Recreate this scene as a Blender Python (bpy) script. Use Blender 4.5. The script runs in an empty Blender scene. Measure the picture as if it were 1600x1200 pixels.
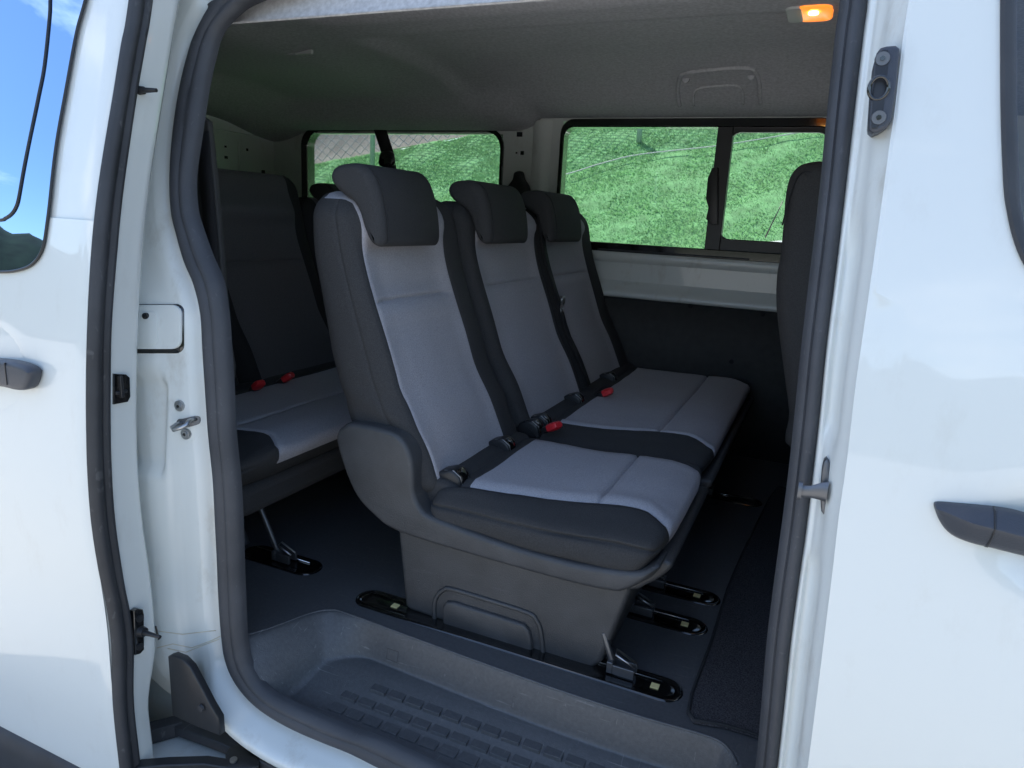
import bpy, bmesh, math, random
from math import sin, cos, pi, sqrt, exp
from mathutils import Vector, Matrix, noise
random.seed(7)
S = bpy.context.scene
COL = S.collection
# ------------------------------------------------------------------ camera
CAM = Vector((0, 0, 1.1)); FPX = 1100.0
_a = Vector((-2600, -400, FPX)).normalized()
_Y = Vector((501, -233, FPX)).normalized(); _Y = (_Y - _a*_Y.dot(_a)).normalized()
_X = -_a; _Z = -_X.cross(_Y)
if _Z.y > 0: _Z = -_Z
RW = Matrix((_X, _Y, _Z))                    # rows: world axes seen in the camera frame
cd = bpy.data.cameras.new('camera'); cam = bpy.data.objects.new('camera', cd); COL.objects.link(cam)
right = RW.col[0]; down = RW.col[1]; fwd = RW.col[2]
cam.matrix_world = Matrix(((right.x, -down.x, -fwd.x, CAM.x), (right.y, -down.y, -fwd.y, CAM.y),
                           (right.z, -down.z, -fwd.z, CAM.z), (0, 0, 0, 1)))
cd.sensor_width = 36; cd.lens = FPX/1600*36; cd.clip_start = 0.02; cd.clip_end = 900
S.camera = cam
# ------------------------------------------------------------------ world, sun, exposure
SUN_EL, SUN_AZ = math.radians(58), math.radians(205)
w = bpy.data.worlds.new('World'); S.world = w; w.use_nodes = True
nt = w.node_tree; sky = nt.nodes.new('ShaderNodeTexSky'); sky.sky_type = 'NISHITA'; sky.sun_disc = False
sky.sun_elevation = SUN_EL; sky.air_density = 1.0; sky.dust_density = 0.4; sky.ozone_density = 1.0
bg = nt.nodes['Background']; bg.inputs[1].default_value = 0.15
wtc = nt.nodes.new('ShaderNodeTexCoord'); wmp = nt.nodes.new('ShaderNodeMapping'); wmp.inputs['Scale'].default_value = (1, 1, 2.2)
wn = nt.nodes.new('ShaderNodeTexNoise'); wn.inputs['Scale'].default_value = 2.6; wn.inputs['Detail'].default_value = 7; wn.inputs['Roughness'].default_value = .58
wr = nt.nodes.new('ShaderNodeValToRGB'); wr.color_ramp.elements[0].position = .56; wr.color_ramp.elements[1].position = .72
wx = nt.nodes.new('ShaderNodeMix'); wx.data_type = 'RGBA'; wx.inputs[7].default_value = (8.5, 8.5, 8.8, 1)
nt.links.new(wtc.outputs['Generated'], wmp.inputs[0]); nt.links.new(wmp.outputs[0], wn.inputs['Vector']); nt.links.new(wn.outputs[0], wr.inputs[0])
nt.links.new(wr.outputs[0], wx.inputs[0]); nt.links.new(sky.outputs[0], wx.inputs[6]); nt.links.new(wx.outputs[2], bg.inputs[0])   # scattered clouds
sd = Vector((-0.80, 0.60, 0)).normalized()*cos(SUN_EL) + Vector((0, 0, sin(SUN_EL)))
sky.sun_rotation = math.atan2(sd.x, sd.y)
sl = bpy.data.lights.new('sun', 'SUN'); sl.energy = 4.8; sl.angle = math.radians(0.5); sl.color = (1, .95, .87)
so = bpy.data.objects.new('sun', sl); COL.objects.link(so); so.rotation_euler = sd.to_track_quat('Z', 'Y').to_euler()
S.view_settings.view_transform = 'Standard'; S.view_settings.look = 'None'
S.view_settings.exposure = 1.32; S.view_settings.gamma = 1; S.view_settings.use_curve_mapping = False
# ------------------------------------------------------------------ pixel -> plane helpers (photo pixels, 1600 x 1200)
def ray(px, py): return RW @ Vector((px-800, py-600, FPX))
def onY(px, py, y): d = ray(px, py); return CAM + d*(y/d.y)
def onX(px, py, x): d = ray(px, py); return CAM + d*(x/d.x)
def onZ(px, py, z): d = ray(px, py); return CAM + d*((z-CAM.z)/d.z)
TUM = [(-.8, .02), (-.3, .012), (-.05, .0), (.07, .008), (.18, .006), (.28, -.004), (.4, -.012), (.55, -.008), (.7, .005), (.84, .02),
       (1.0, .045), (1.1, .063), (1.185, .085), (1.31, .12), (1.41, .145), (1.5, .17), (1.7, .225), (1.9, .31)]
def interp(T, v):
    if v <= T[0][0]: return T[0][1]
    for (a, b), (c, d) in zip(T, T[1:]):
        if v <= c: return b + (d-b)*(v-a)/(c-a)
    return T[-1][1]
def tum(z):                                   # smoothed body-side curve
    return sum(interp(TUM, z+k*.03) for k in range(-4, 5))/9
def onS(px, py, base):
    y = base
    for _ in range(30):
        p = onY(px, py, y); y = .5*y + .5*(base + tum(p.z))
    return p
def sst(a, b, x):
    t = min(1, max(0, (x-a)/(b-a))); return t*t*(3-2*t)
# ------------------------------------------------------------------ materials
def mat(name, col, rough=.5, metal=0, coat=0, coatr=.05, nscale=0, namp=0, bump=0, bscale=200, emit=None, spec=.5, bump2=None, detail=3):
    m = bpy.data.materials.new(name); m.use_nodes = True; t = m.node_tree; b = t.nodes['Principled BSDF']
    b.inputs['Base Color'].default_value = (*col, 1); b.inputs['Roughness'].default_value = rough
    b.inputs['Metallic'].default_value = metal; b.inputs['Coat Weight'].default_value = coat
    b.inputs['Coat Roughness'].default_value = coatr; b.inputs['Specular IOR Level'].default_value = spec
    tc = t.nodes.new('ShaderNodeTexCoord')
    if namp:
        n = t.nodes.new('ShaderNodeTexNoise'); n.inputs['Scale'].default_value = nscale; n.inputs['Detail'].default_value = detail
        t.links.new(tc.outputs['Object'], n.inputs['Vector'])
        r = t.nodes.new('ShaderNodeMapRange'); r.inputs[1].default_value = .25; r.inputs[2].default_value = .75
        r.inputs[3].default_value = 1-namp; r.inputs[4].default_value = 1+namp
        t.links.new(n.outputs[0], r.inputs[0])
        mx = t.nodes.new('ShaderNodeVectorMath'); mx.operation = 'SCALE'; mx.inputs[0].default_value = col
        t.links.new(r.outputs[0], mx.inputs['Scale']); t.links.new(mx.outputs[0], b.inputs['Base Color'])
    if bump:
        n2 = t.nodes.new('ShaderNodeTexNoise'); n2.inputs['Scale'].default_value = bscale; n2.inputs['Detail'].default_value = 2
        t.links.new(tc.outputs['Object'], n2.inputs['Vector'])
        bp = t.nodes.new('ShaderNodeBump'); bp.inputs['Strength'].default_value = bump; bp.inputs['Distance'].default_value = .002
        t.links.new(n2.outputs[0], bp.inputs['Height'])
        last = bp
        if bump2:
            n3 = t.nodes.new('ShaderNodeTexNoise'); n3.inputs['Scale'].default_value = bump2[0]; n3.inputs['Detail'].default_value = 2
            t.links.new(tc.outputs['Object'], n3.inputs['Vector'])
            b3 = t.nodes.new('ShaderNodeBump'); b3.inputs['Strength'].default_value = bump2[1]; b3.inputs['Distance'].default_value = .01
            t.links.new(n3.outputs[0], b3.inputs['Height']); t.links.new(bp.outputs[0], b3.inputs['Normal']); last = b3
        t.links.new(last.outputs[0], b.inputs['Normal'])
    if emit:
        b.inputs['Emission Color'].default_value = (*emit[:3], 1); b.inputs['Emission Strength'].default_value = emit[3]
    return m
def glass_mat(name, tint, refl, gc=(1, 1, 1)):
    m = bpy.data.materials.new(name); m.use_nodes = True; t = m.node_tree; t.nodes.clear()
    o = t.nodes.new('ShaderNodeOutputMaterial'); mx = t.nodes.new('ShaderNodeMixShader')
    tr = t.nodes.new('ShaderNodeBsdfTransparent'); tr.inputs[0].default_value = (*tint, 1)
    gl = t.nodes.new('ShaderNodeBsdfGlossy'); gl.inputs['Roughness'].default_value = .01; gl.inputs[0].default_value = (*gc, 1)
    lw = t.nodes.new('ShaderNodeFresnel'); lw.inputs[0].default_value = 1.5
    ad = t.nodes.new('ShaderNodeMath'); ad.operation = 'ADD'; ad.inputs[1].default_value = refl; ad.use_clamp = True
    t.links.new(lw.outputs[0], ad.inputs[0]); t.links.new(ad.outputs[0], mx.inputs[0])
    t.links.new(tr.outputs[0], mx.inputs[1]); t.links.new(gl.outputs[0], mx.inputs[2]); t.links.new(mx.outputs[0], o.inputs[0])
    return m
M = {}
def paint(name, dirt):
    m = mat(name, (.70, .73, .70), .32, coat=1, coatr=.03, bump=.05, bscale=6)
    t = m.node_tree; b = t.nodes['Principled BSDF']; tc = t.nodes.new('ShaderNodeTexCoord')
    n = t.nodes.new('ShaderNodeTexNoise'); n.inputs['Scale'].default_value = 7; n.inputs['Detail'].default_value = 8; n.inputs['Roughness'].default_value = .7
    mp = t.nodes.new('ShaderNodeMapping'); mp.inputs['Scale'].default_value = (1.6, 1.6, .8)
    t.links.new(tc.outputs['Object'], mp.inputs[0]); t.links.new(mp.outputs[0], n.inputs['Vector'])
    r = t.nodes.new('ShaderNodeValToRGB'); r.color_ramp.elements[0].position = .56; r.color_ramp.elements[0].color = (0, 0, 0, 1)
    r.color_ramp.elements[1].position = .75; r.color_ramp.elements[1].color = (dirt, dirt, dirt, 1)
    t.links.new(n.outputs[0], r.inputs[0])
    x = t.nodes.new('ShaderNodeMix'); x.data_type = 'RGBA'; x.inputs[6].default_value = (.70, .73, .70, 1); x.inputs[7].default_value = (.42, .38, .30, 1)
    t.links.new(r.outputs[0], x.inputs[0]); t.links.new(x.outputs[2], b.inputs['Base Color'])
    return m
M['paint'] = paint('white_paint', .14); M['jamb'] = paint('jamb_paint', .45)
M['jamb'].node_tree.nodes['Principled BSDF'].inputs['Coat Weight'].default_value = .5
M['light'] = mat('light_grey_fabric', (.40, .39, .415), .9, nscale=300, namp=.2, bump=.6, bscale=450, spec=.2, bump2=(7, .15))
M['dark'] = mat('charcoal_fabric', (.047, .047, .048), .85, nscale=420, namp=.3, bump=.6, bscale=450, spec=.25, bump2=(9, .25))
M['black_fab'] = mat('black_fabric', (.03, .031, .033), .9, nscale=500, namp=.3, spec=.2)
M['plastic'] = mat('grained_black_plastic', (.052, .054, .057), .45, bump=.6, bscale=330, nscale=12, namp=.2)
M['black'] = mat('black_plastic', (.02, .021, .023), .4, nscale=20, namp=.1)
M['rubber'] = mat('black_rubber', (.032, .034, .038), .6, nscale=9, namp=.3, bump=.15, bscale=150)
M['rubber_clean'] = mat('seal_trim', (.05, .053, .06), .6, nscale=9, namp=.2, bump=.2, bscale=300)
M['vinyl'] = mat('floor_vinyl', (.078, .081, .086), .42, nscale=110, namp=.16, bump=.35, bscale=350, detail=8)
M['carpet'] = mat('carpet', (.055, .053, .057), 1, nscale=300, namp=.7, bump=1, bscale=500, spec=.1)
M['head'] = mat('headliner_fabric', (.53, .535, .55), .95, nscale=90, namp=.18, bump=.3, bscale=500, spec=.1)
M['card'] = mat('side_trim_card', (.042, .042, .041), .7, nscale=30, namp=.15)
M['gloss'] = mat('gloss_black', (.006, .006, .006), .12, coat=1)
M['steel'] = mat('steel', (.45, .46, .47), .35, metal=1)
M['dsteel'] = mat('dark_steel', (.15, .155, .165), .4, metal=.8)
M['chrome'] = mat('chrome_edge', (.7, .7, .7), .15, metal=1)
M['red'] = mat('red_plastic', (.75, .03, .04), .35)
M['yellow'] = mat('yellow_tag', (.70, .60, .28), .6)
M['rear_shade_cloth'] = mat('rear_seat_shade_cloth', (.12, .12, .13), .9, nscale=330, namp=.2, spec=.15)  # backrest insert colour darkened to stand in for shade at the rear
M['belt'] = mat('belt_webbing', (.012, .012, .014), .8, bump=.4, bscale=900)
M['handle'] = mat('handle_plastic', (.045, .05, .062), .42, bump=.3, bscale=500)
M['glass'] = glass_mat('side_glass', (.76, .78, .77), .035)
M['privacy'] = glass_mat('privacy_glass', (.03, .035, .04), .13, (.30, .43, .62))
M['lamp'] = mat('lamp_lens', (.9, .45, .1), .2, emit=(1, .22, .02, .55))
M['bulb'] = mat('lamp_bulb', (1, .7, .3), .3, emit=(1, .55, .12, 7))
M['whiteplastic'] = mat('white_plastic', (.6, .62, .6), .5)
M['galv'] = mat('galvanised_steel', (.40, .42, .42), .5, metal=.5)
def leaf_mat(name, col):
    m = mat(name, col, .9, nscale=2.5, namp=.22, spec=.03); t = m.node_tree; b = t.nodes['Principled BSDF']; o = t.nodes['Material Output']
    tr = t.nodes.new('ShaderNodeBsdfTranslucent'); mx = t.nodes.new('ShaderNodeMixShader'); mx.inputs[0].default_value = .45
    src = b.inputs['Base Color'].links[0].from_socket; t.links.new(src, tr.inputs[0])
    t.links.new(b.outputs[0], mx.inputs[1]); t.links.new(tr.outputs[0], mx.inputs[2]); t.links.new(mx.outputs[0], o.inputs[0]); return m
def scuff(m, amt, sc=1.0):
    t = m.node_tree; b = t.nodes['Principled BSDF']; bc = b.inputs['Base Color']; src = bc.links[0].from_socket
    tc = t.nodes.new('ShaderNodeTexCoord'); last = src
    for rot, sc3, lo in ((.6, (6*sc, 160*sc, 60*sc), .66), (-.4, (150*sc, 7*sc, 40*sc), .68)):
        mp = t.nodes.new('ShaderNodeMapping'); mp.inputs['Rotation'].default_value = (0, 0, rot); mp.inputs['Scale'].default_value = sc3
        n = t.nodes.new('ShaderNodeTexNoise'); n.inputs['Scale'].default_value = 1; n.inputs['Detail'].default_value = 3
        r = t.nodes.new('ShaderNodeMapRange'); r.inputs[1].default_value = lo; r.inputs[2].default_value = lo+.06; r.inputs[4].default_value = amt
        x = t.nodes.new('ShaderNodeMix'); x.data_type = 'RGBA'; x.inputs[7].default_value = (.30, .30, .29, 1)
        t.links.new(tc.outputs['Object'], mp.inputs[0]); t.links.new(mp.outputs[0], n.inputs['Vector']); t.links.new(n.outputs[0], r.inputs[0])
        t.links.new(r.outputs[0], x.inputs[0]); t.links.new(last, x.inputs[6]); last = x.outputs[2]
    t.links.new(last, bc)
scuff(M['vinyl'], .28, 1.4); scuff(M['plastic'], .05, 1.2); scuff(M['rubber_clean'], .08, 1.2); scuff(M['rubber'], .15, .5)
# ------------------------------------------------------------------ mesh helpers
def link(name, verts, faces, m, parent=None, mids=None, smooth=True, bevel=0, seg=3, sub=0, solid=0, autos=None):
    me = bpy.data.meshes.new(name); me.from_pydata([tuple(v) for v in verts], [], faces)
    if mids:
        for p, k in zip(me.polygons, mids): p.material_index = k
    bm = bmesh.new(); bm.from_mesh(me); bmesh.ops.recalc_face_normals(bm, faces=bm.faces); bm.to_mesh(me); bm.free(); me.update()
    o = bpy.data.objects.new(name, me); COL.objects.link(o)
    for x in (m if isinstance(m, (list, tuple)) else [m]): me.materials.append(M[x])
    if smooth:
        for p in me.polygons: p.use_smooth = True
    if solid:
        q = o.modifiers.new('s', 'SOLIDIFY'); q.thickness = solid; q.offset = 0
    if bevel:
        q = o.modifiers.new('b', 'BEVEL'); q.width = bevel; q.segments = seg; q.limit_method = 'ANGLE'; q.angle_limit = math.radians(30); q.harden_normals = False
    if sub:
        q = o.modifiers.new('u', 'SUBSURF'); q.levels = sub; q.render_levels = sub
    if autos is not None or bevel:
        try: me.set_sharp_from_angle(angle=math.radians(autos or 40))
        except Exception: pass
    if parent: 
        o.parent = parent
        o.matrix_parent_inverse = parent_inv(parent)
    return o
def parent_inv(p):
    m = Matrix.Identity(4); q = p
    T = Matrix.Translation(p.location)
    return T.inverted() if p.parent is None else (Matrix.Identity(4))
def thing(name, label, cat, loc, group=None):
    o = bpy.data.objects.new(name, None); o.empty_display_size = .1; COL.objects.link(o); o.location = loc
    o['label'] = label; o['category'] = cat
    if group: o['group'] = group
    return o
def tag(o, label, cat, group=None):
    o['label'] = label; o['category'] = cat
    if group: o['group'] = group
    return o
def grid(rows, close_u=False, close_v=False, flip=False):
    nv = len(rows[0]); v = [p for r in rows for p in r]; f = []
    R = len(rows) if close_u else len(rows)-1; K = nv if close_v else nv-1
    for i in range(R):
        for j in range(K):
            a = i*nv+j; b = i*nv+(j+1) % nv; c = ((i+1) % len(rows))*nv+(j+1) % nv; d = ((i+1) % len(rows))*nv+j
            f.append((a, d, c, b) if flip else (a, b, c, d))
    return v, f
def join(*parts):
    V = []; F = []
    for v, f in parts:
        n = len(V); V += list(v); F += [tuple(i+n for i in q) for q in f]
    return V, F
def box(x0, x1, y0, y1, z0, z1):
    v = [(x, y, z) for x in (x0, x1) for y in (y0, y1) for z in (z0, z1)]
    return v, [(0, 1, 3, 2), (4, 6, 7, 5), (0, 4, 5, 1), (2, 3, 7, 6), (0, 2, 6, 4), (1, 5, 7, 3)]
def tube(path, r, n=8, closed=False, caps=True):
    P = [Vector(p) for p in path]; rows = []
    up = None
    for i, p in enumerate(P):
        a = P[i-1] if (i > 0 or closed) else P[i]; b = P[(i+1) % len(P)] if (i < len(P)-1 or closed) else P[i]
        t = (b-a).normalized()
        if up is None: up = Vector((0, 0, 1)) if abs(t.z) < .9 else Vector((1, 0, 0))
        s = t.cross(up).normalized(); up = s.cross(t).normalized()
        rr = r[i] if isinstance(r, (list, tuple)) else r
        rows.append([p + s*rr*cos(2*pi*k/n) + up*rr*sin(2*pi*k/n) for k in range(n)])
    v, f = grid(rows, close_u=closed, close_v=True)
    if caps and not closed:
        f.append(tuple(range(n))); f.append(tuple(len(v)-1-k for k in range(n)))
    return v, f
def ribbon(path, wdir, w_, th):
    rows = []
    for p in path:
        p = Vector(p); d = Vector(wdir).normalized(); i = path.index(tuple(p)) if tuple(p) in path else 0
        rows.append((p, d))
    P = [Vector(p) for p in path]; R = []
    for i, p in enumerate(P):
        t = (P[min(i+1, len(P)-1)]-P[max(i-1, 0)]).normalized(); d = Vector(wdir).normalized(); n = t.cross(d).normalized()
        R.append([p-d*w_/2-n*th/2, p+d*w_/2-n*th/2, p+d*w_/2+n*th/2, p-d*w_/2+n*th/2])
    v, f = grid(R, close_v=True); f += [(0, 1, 2, 3), (len(v)-1, len(v)-2, len(v)-3, len(v)-4)]
    return v, f
def cyl(c, axis, r, h, n=20, r2=None):
    c = Vector(c); a = Vector(axis).normalized(); u = a.orthogonal().normalized(); w_ = a.cross(u); r2 = r if r2 is None else r2
    v = []
    for (d, rr) in ((0, r), (h, r2)):
        v += [c+a*d+u*rr*cos(2*pi*k/n)+w_*rr*sin(2*pi*k/n) for k in range(n)]
    f = [(k, (k+1) % n, n+(k+1) % n, n+k) for k in range(n)] + [tuple(range(n-1, -1, -1)), tuple(range(n, 2*n))]
    return v, f
def catmull(pts, closed=True, n=6):
    P = [Vector(p) for p in pts]; L = len(P); out = []
    rng = range(L) if closed else range(L-1)
    for i in rng:
        if closed: a, b, c, d = P[i-1], P[i], P[(i+1) % L], P[(i+2) % L]
        else: a, b, c, d = P[max(i-1, 0)], P[i], P[i+1], P[min(i+2, L-1)]
        for k in range(n):
            t = k/n
            out.append(.5*((2*b)+(c-a)*t+(2*a-5*b+4*c-d)*t*t+(3*b-a-3*c+d)*t**3))
    if not closed: out.append(P[-1])
    return out
def area2(P): return sum(P[i-1][0]*P[i][1]-P[i][0]*P[i-1][1] for i in range(len(P)))/2
def inset(P, d):
    """move an outline inwards; never farther than the local width or curvature allows"""
    s = 1 if area2(P) > 0 else -1; L = len(P); Q = [Vector((p[0], p[1])) for p in P]; N = []; D = []
    for i in range(L):
        a, b, c = Q[i-1], Q[i], Q[(i+1) % L]; e1 = b-a; e2 = c-b
        if e1.length < 1e-9 or e2.length < 1e-9: N.append(Vector((0, 0))); D.append(0); continue
        l1, l2 = e1.length, e2.length; e1.normalize(); e2.normalize()
        n = Vector((-(e1.y+e2.y), e1.x+e2.x))
        if n.length < 1e-6: N.append(Vector((0, 0))); D.append(0); continue
        n.normalize(); k = max(.45, n.dot(Vector((-e1.y, e1.x)))); cr = (e1.x*e2.y-e1.y*e2.x)*s
        dd = abs(d)
        if abs(d) > .006:
            if 0 < cr < .42: dd = min(dd, .8*(l1+l2)/2/max(cr, 1e-4))
            best = 9
            for j in range(L):
                if abs(j-i) in (0, 1, L-1) or j == (i-1) % L or (j+1) % L == i: continue
                p, q = Q[j], Q[(j+1) % L]; r = n*s; w_ = q-p; den = r.x*w_.y-r.y*w_.x
                if abs(den) < 1e-9: continue
                t = ((p.x-b.x)*w_.y-(p.y-b.y)*w_.x)/den; u = ((p.x-b.x)*r.y-(p.y-b.y)*r.x)/den
                if t > 1e-4 and -.01 <= u <= 1.01: best = min(best, t)
            dd = min(dd, .42*best)
        N.append(n*s/k); D.append(dd)
    if abs(d) > .006:
        for _ in range(3): D = [min(D[i], (D[i-1]+D[i]+D[(i+1) % L])/3*1.02) for i in range(L)]
    sg = 1 if d >= 0 else -1
    return [Q[i]+N[i]*D[i]*sg for i in range(L)]
def softprism(prof, a0, a1, r, mapf, seg=4, amps=None):
    """prof: 2-D outline, extruded from a0 to a1 with rounded ends; mapf(u, v, a) -> point"""
    P = [Vector(p) for p in prof]; rows = []
    st = [(a0 + r*(1-cos(pi/2*k/seg)), r*(1-sin(pi/2*k/seg))) for k in range(seg+1)]
    st += [(a1-(q[0]-a0), q[1]) for q in reversed(st)]
    for a, d in st:
        Q = inset(P, d) if d > 1e-9 else P
        rows.append([mapf(q.x, q.y, a) for q in Q])
    v, f = grid(rows, close_v=True); n = len(P)
    f.append(tuple(range(n))); f.append(tuple((len(rows)-1)*n+k for k in range(n-1, -1, -1)))
    return v, f
XZ = lambda u, v, a: (u, a, v)
def rrect(x0, x1, z0, z1, r, n=6):
    r = min(r, (x1-x0)/2-1e-5, (z1-z0)/2-1e-5); o = []
    for cx, cz, s in ((x1-r, z1-r, 0), (x0+r, z1-r, 1), (x0+r, z0+r, 2), (x1-r, z0+r, 3)):
        for k in range(n+1):
            t = pi/2*(s+k/n); o.append(Vector((cx+r*cos(t), cz+r*sin(t))))
    return o
def ring(outer, inner, y0, y1, bev=.004):
    """frame between two matching outlines, from y0 (towards camera) to y1"""
    n = len(outer); o1 = inset(outer, bev); i1 = inset(inner, -bev)
    rows = [[(p[0], y1, p[1]) for p in outer], [(p[0], y0+bev, p[1]) for p in outer], [(p[0], y0, p[1]) for p in o1],
            [(p[0], y0, p[1]) for p in i1], [(p[0], y0+bev, p[1]) for p in inner], [(p[0], y1, p[1]) for p in inner]]
    return grid(rows, close_v=True)
def lines(a, b, r, step, extra=()):
    n = 5; L = [a+r*(1-cos(pi/2*k/n)) for k in range(n+1)] + [b-r*(1-cos(pi/2*k/n)) for k in range(n+1)]
    m = max(1, int((b-a-2*r)/step)); L += [a+r+(b-a-2*r)*k/m for k in range(m+1)]
    for e in extra:
        L = [q for q in L if abs(q-e) > .0075]; L += [e-.006, e-.003, e, e+.003, e+.006]
    L = sorted(L); o = [L[0]]
    for q in L[1:]:
        if q-o[-1] > 1e-4: o.append(q)
    return o
def softbox(name, ls, r, fmap, fmat, mats, parent):
    lo = [l[0] for l in ls]; hi = [l[-1] for l in ls]; V = []; idx = {}; F = []; mids = []
    def vid(i, j, k):
        key = (i, j, k)
        if key not in idx:
            p = Vector((ls[0][i], ls[1][j], ls[2][k]))
            q = Vector([min(max(p[t], lo[t]+r), hi[t]-r) for t in range(3)]); n = (p-q)
            n = n.normalized() if n.length > 1e-9 else Vector((0, 0, 1))
            idx[key] = len(V); V.append(fmap(q+n*r, n, p))
        return idx[key]
    N = [len(l)-1 for l in ls]
    for ax in range(3):
        u, v = [(1, 2), (2, 0), (0, 1)][ax]
        for side in (0, 1):
            for i in range(N[u]):
                for j in range(N[v]):
                    c = []
                    for (di, dj) in ((0, 0), (1, 0), (1, 1), (0, 1)):
                        k = [0, 0, 0]; k[ax] = N[ax]*side; k[u] = i+di; k[v] = j+dj; c.append(tuple(k))
                    cen = [0, 0, 0]; cen[ax] = ls[ax][N[ax]*side]; cen[u] = (ls[u][i]+ls[u][i+1])/2; cen[v] = (ls[v][j]+ls[v][j+1])/2
                    ids = [vid(*k) for k in c]
                    F.append(tuple(ids if side else ids[::-1])); mids.append(fmat(Vector(cen), ax, side))
    return link(name, V, F, mats, parent, mids)
def groove(d, depth=.004, wd=.004): return -depth*exp(-(d/wd)**2)
def nz(x, y, z, s=0): return noise.noise(Vector((x, y, z+s*17.3)))

# ================================================================== THE VAN
van = thing('passenger_van', 'white passenger van with its sliding side door open onto grey cloth seats', 'van', (-.65, 2.2, -.6))
YS = 1.20          # plane of the door aperture seal (plus tum)
YQ = 1.13          # rear quarter skin
YD = .97           # sliding door skin, slid back outboard of the body
YF = 1.10          # front door skin
YW = 3.60          # far inner wall
# --- door aperture seal: pairs of outer / inner edge in photo pixels
PAIR = [((344, 0), (406, 0)), ((330, 17), (371, 21)), ((309, 62), (344, 52)), ((296, 103), (331, 95)), ((285, 151), (321, 144)),
        ((277, 206), (311, 210)), ((273, 275), (302, 275)), ((275, 330), (304, 325)), ((282, 364), (312, 355)), ((294, 409), (328, 400)),
        ((309, 445), (345, 440)), ((320, 489), (353, 490)), ((323, 544), (357, 544)), ((327, 606), (361, 606)), ((332, 675), (364, 675)),
        ((339, 744), (371, 744)), ((342, 809), (375, 809)), ((345, 870), (377, 870)), ((347, 925), (379, 925)), ((351, 980), (382, 985)), ((357, 1022), (387, 1025)),
        ((371, 1056), (397, 1050)), ((395, 1087), (414, 1073)), ((423, 1111), (445, 1094)), ((464, 1135), (491, 1115)),
        ((509, 1154), (550, 1140)), ((550, 1171), (591, 1153)), ((608, 1200), (680, 1194))]
PR = [((1216, 1200), (1180, 1200)), ((1228, 1090), (1190, 1095)), ((1238, 994), (1198, 1000)), ((1250, 905), (1209, 910)), ((1262, 822), (1221, 822)),
      ((1273, 730), (1232, 735)), ((1283, 643), (1241, 650)), ((1293, 540), (1252, 540)), ((1308, 420), (1266, 420)), ((1322, 300), (1280, 300)),
      ((1335, 187), (1292, 175)), ((1350, 57), (1304, 60)), ((1357, 0), (1312, 0))]
def SP(x, z, off=0): return Vector((x, YS+tum(z)+off, z))
O, I = [], []
for a, b in PAIR: O.append(onS(*a, YS)); I.append(onS(*b, YS))
zo, zi = O[-1].z, I[-1].z
for x in (-.6, -.45, -.3, -.15, -.03): O.append(SP(x, zo)); I.append(SP(x, zi))
O += [SP(.035, zo+.02), SP(.055, zo+.09)]; I += [SP(-.005, zi+.02), SP(.01, zi+.07)]
for a, b in PR: O.append(onS(*a, YS)); I.append(onS(*b, YS))
xt, xi = O[-1].x, I[-1].x
O += [SP(xt-.01, 1.60), SP(xt-.05, 1.68), SP(xt-.15, 1.71)]; I += [SP(xi-.01, 1.56), SP(xi-.04, 1.63), SP(xi-.15, 1.66)]
for x in (-.4, -.7, -.95): O.append(SP(x, 1.71)); I.append(SP(x, 1.66))
O.append(SP(-1.12, 1.66)); I.append(SP(-1.06, 1.61))
O = catmull(O, True, 4); I = catmull(I, True, 4)
rows = []
for o, i in zip(O, I):
    d = i-o; sec = []
    for t, dy in ((-.02, .012), (0, -.004), (.06, -.016), (.2, -.026), (.34, -.028), (.5, -.024), (.58, -.02), (.66, -.023), (.8, -.02), (.93, -.01), (1, -.002), (1.0, .012)):
        q = o+d*t; sec.append((q.x, q.y+dy*1.0, q.z))
    rows.append(sec)
v, f = grid(rows, close_u=True, flip=True)
link('door_seal', v, f, 'rubber_clean', van, autos=60)
# --- body around the opening: flange, jamb and outer skin, lofted outward from the seal
def outward(k):
    a = O[(k-3) % len(O)]; b = O[(k+3) % len(O)]; t = Vector((b.x-a.x, b.z-a.z)).normalized()
    return Vector((t.y, -t.x))
cx = sum(o.x for o in O)/len(O)
left_rows = []
NL = len(O)
def jamb_disp(x, z):
    d = 0
    def rr(cx, cz, hx, hz, r, wd):
        qx = abs(x-cx)-hx+r; qz = abs(z-cz)-hz+r
        s = sqrt(max(qx, 0)**2+max(qz, 0)**2)+min(max(qx, qz), 0)-r
        return sst(wd, -wd, s) if False else 1-sst(-wd, wd, s)
    a = onS(205, 587, YQ+.02); b = onS(254, 737, YQ+.02)
    d += .018*rr((a.x+b.x)/2-.05, (a.z+b.z)/2, (b.x-a.x)/2+.05, (a.z-b.z)/2, .02, .006)
    a = onS(250, 582, YQ+.02); b = onS(318, 600, YQ+.02)
    d -= .006*rr((a.x+b.x)/2, (a.z+b.z)/2, (b.x-a.x)/2, (a.z-b.z)/2, .01, .008)
    return d
PROFL = [(0, .0), (.006, .002), (.014, .002), (.022, -.004), (.03, -.014), (.04, -.022), (.055, -.026), (.075, -.030), (.09, -.034), (.105, -.04), (.12, -.048), (.14, -.056), (.16, -.064), (.19, -.07), (.25, -.07)]
kk = [k for k, o in enumerate(O) if o.x < -.08]
gap = next((i for i in range(1, len(kk)) if kk[i] != kk[i-1]+1), len(kk))
kl = kk[gap:] + kk[:gap]
dj = [0]; 
while dj[-1] < .245: dj.append(dj[-1]+.005)
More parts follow.
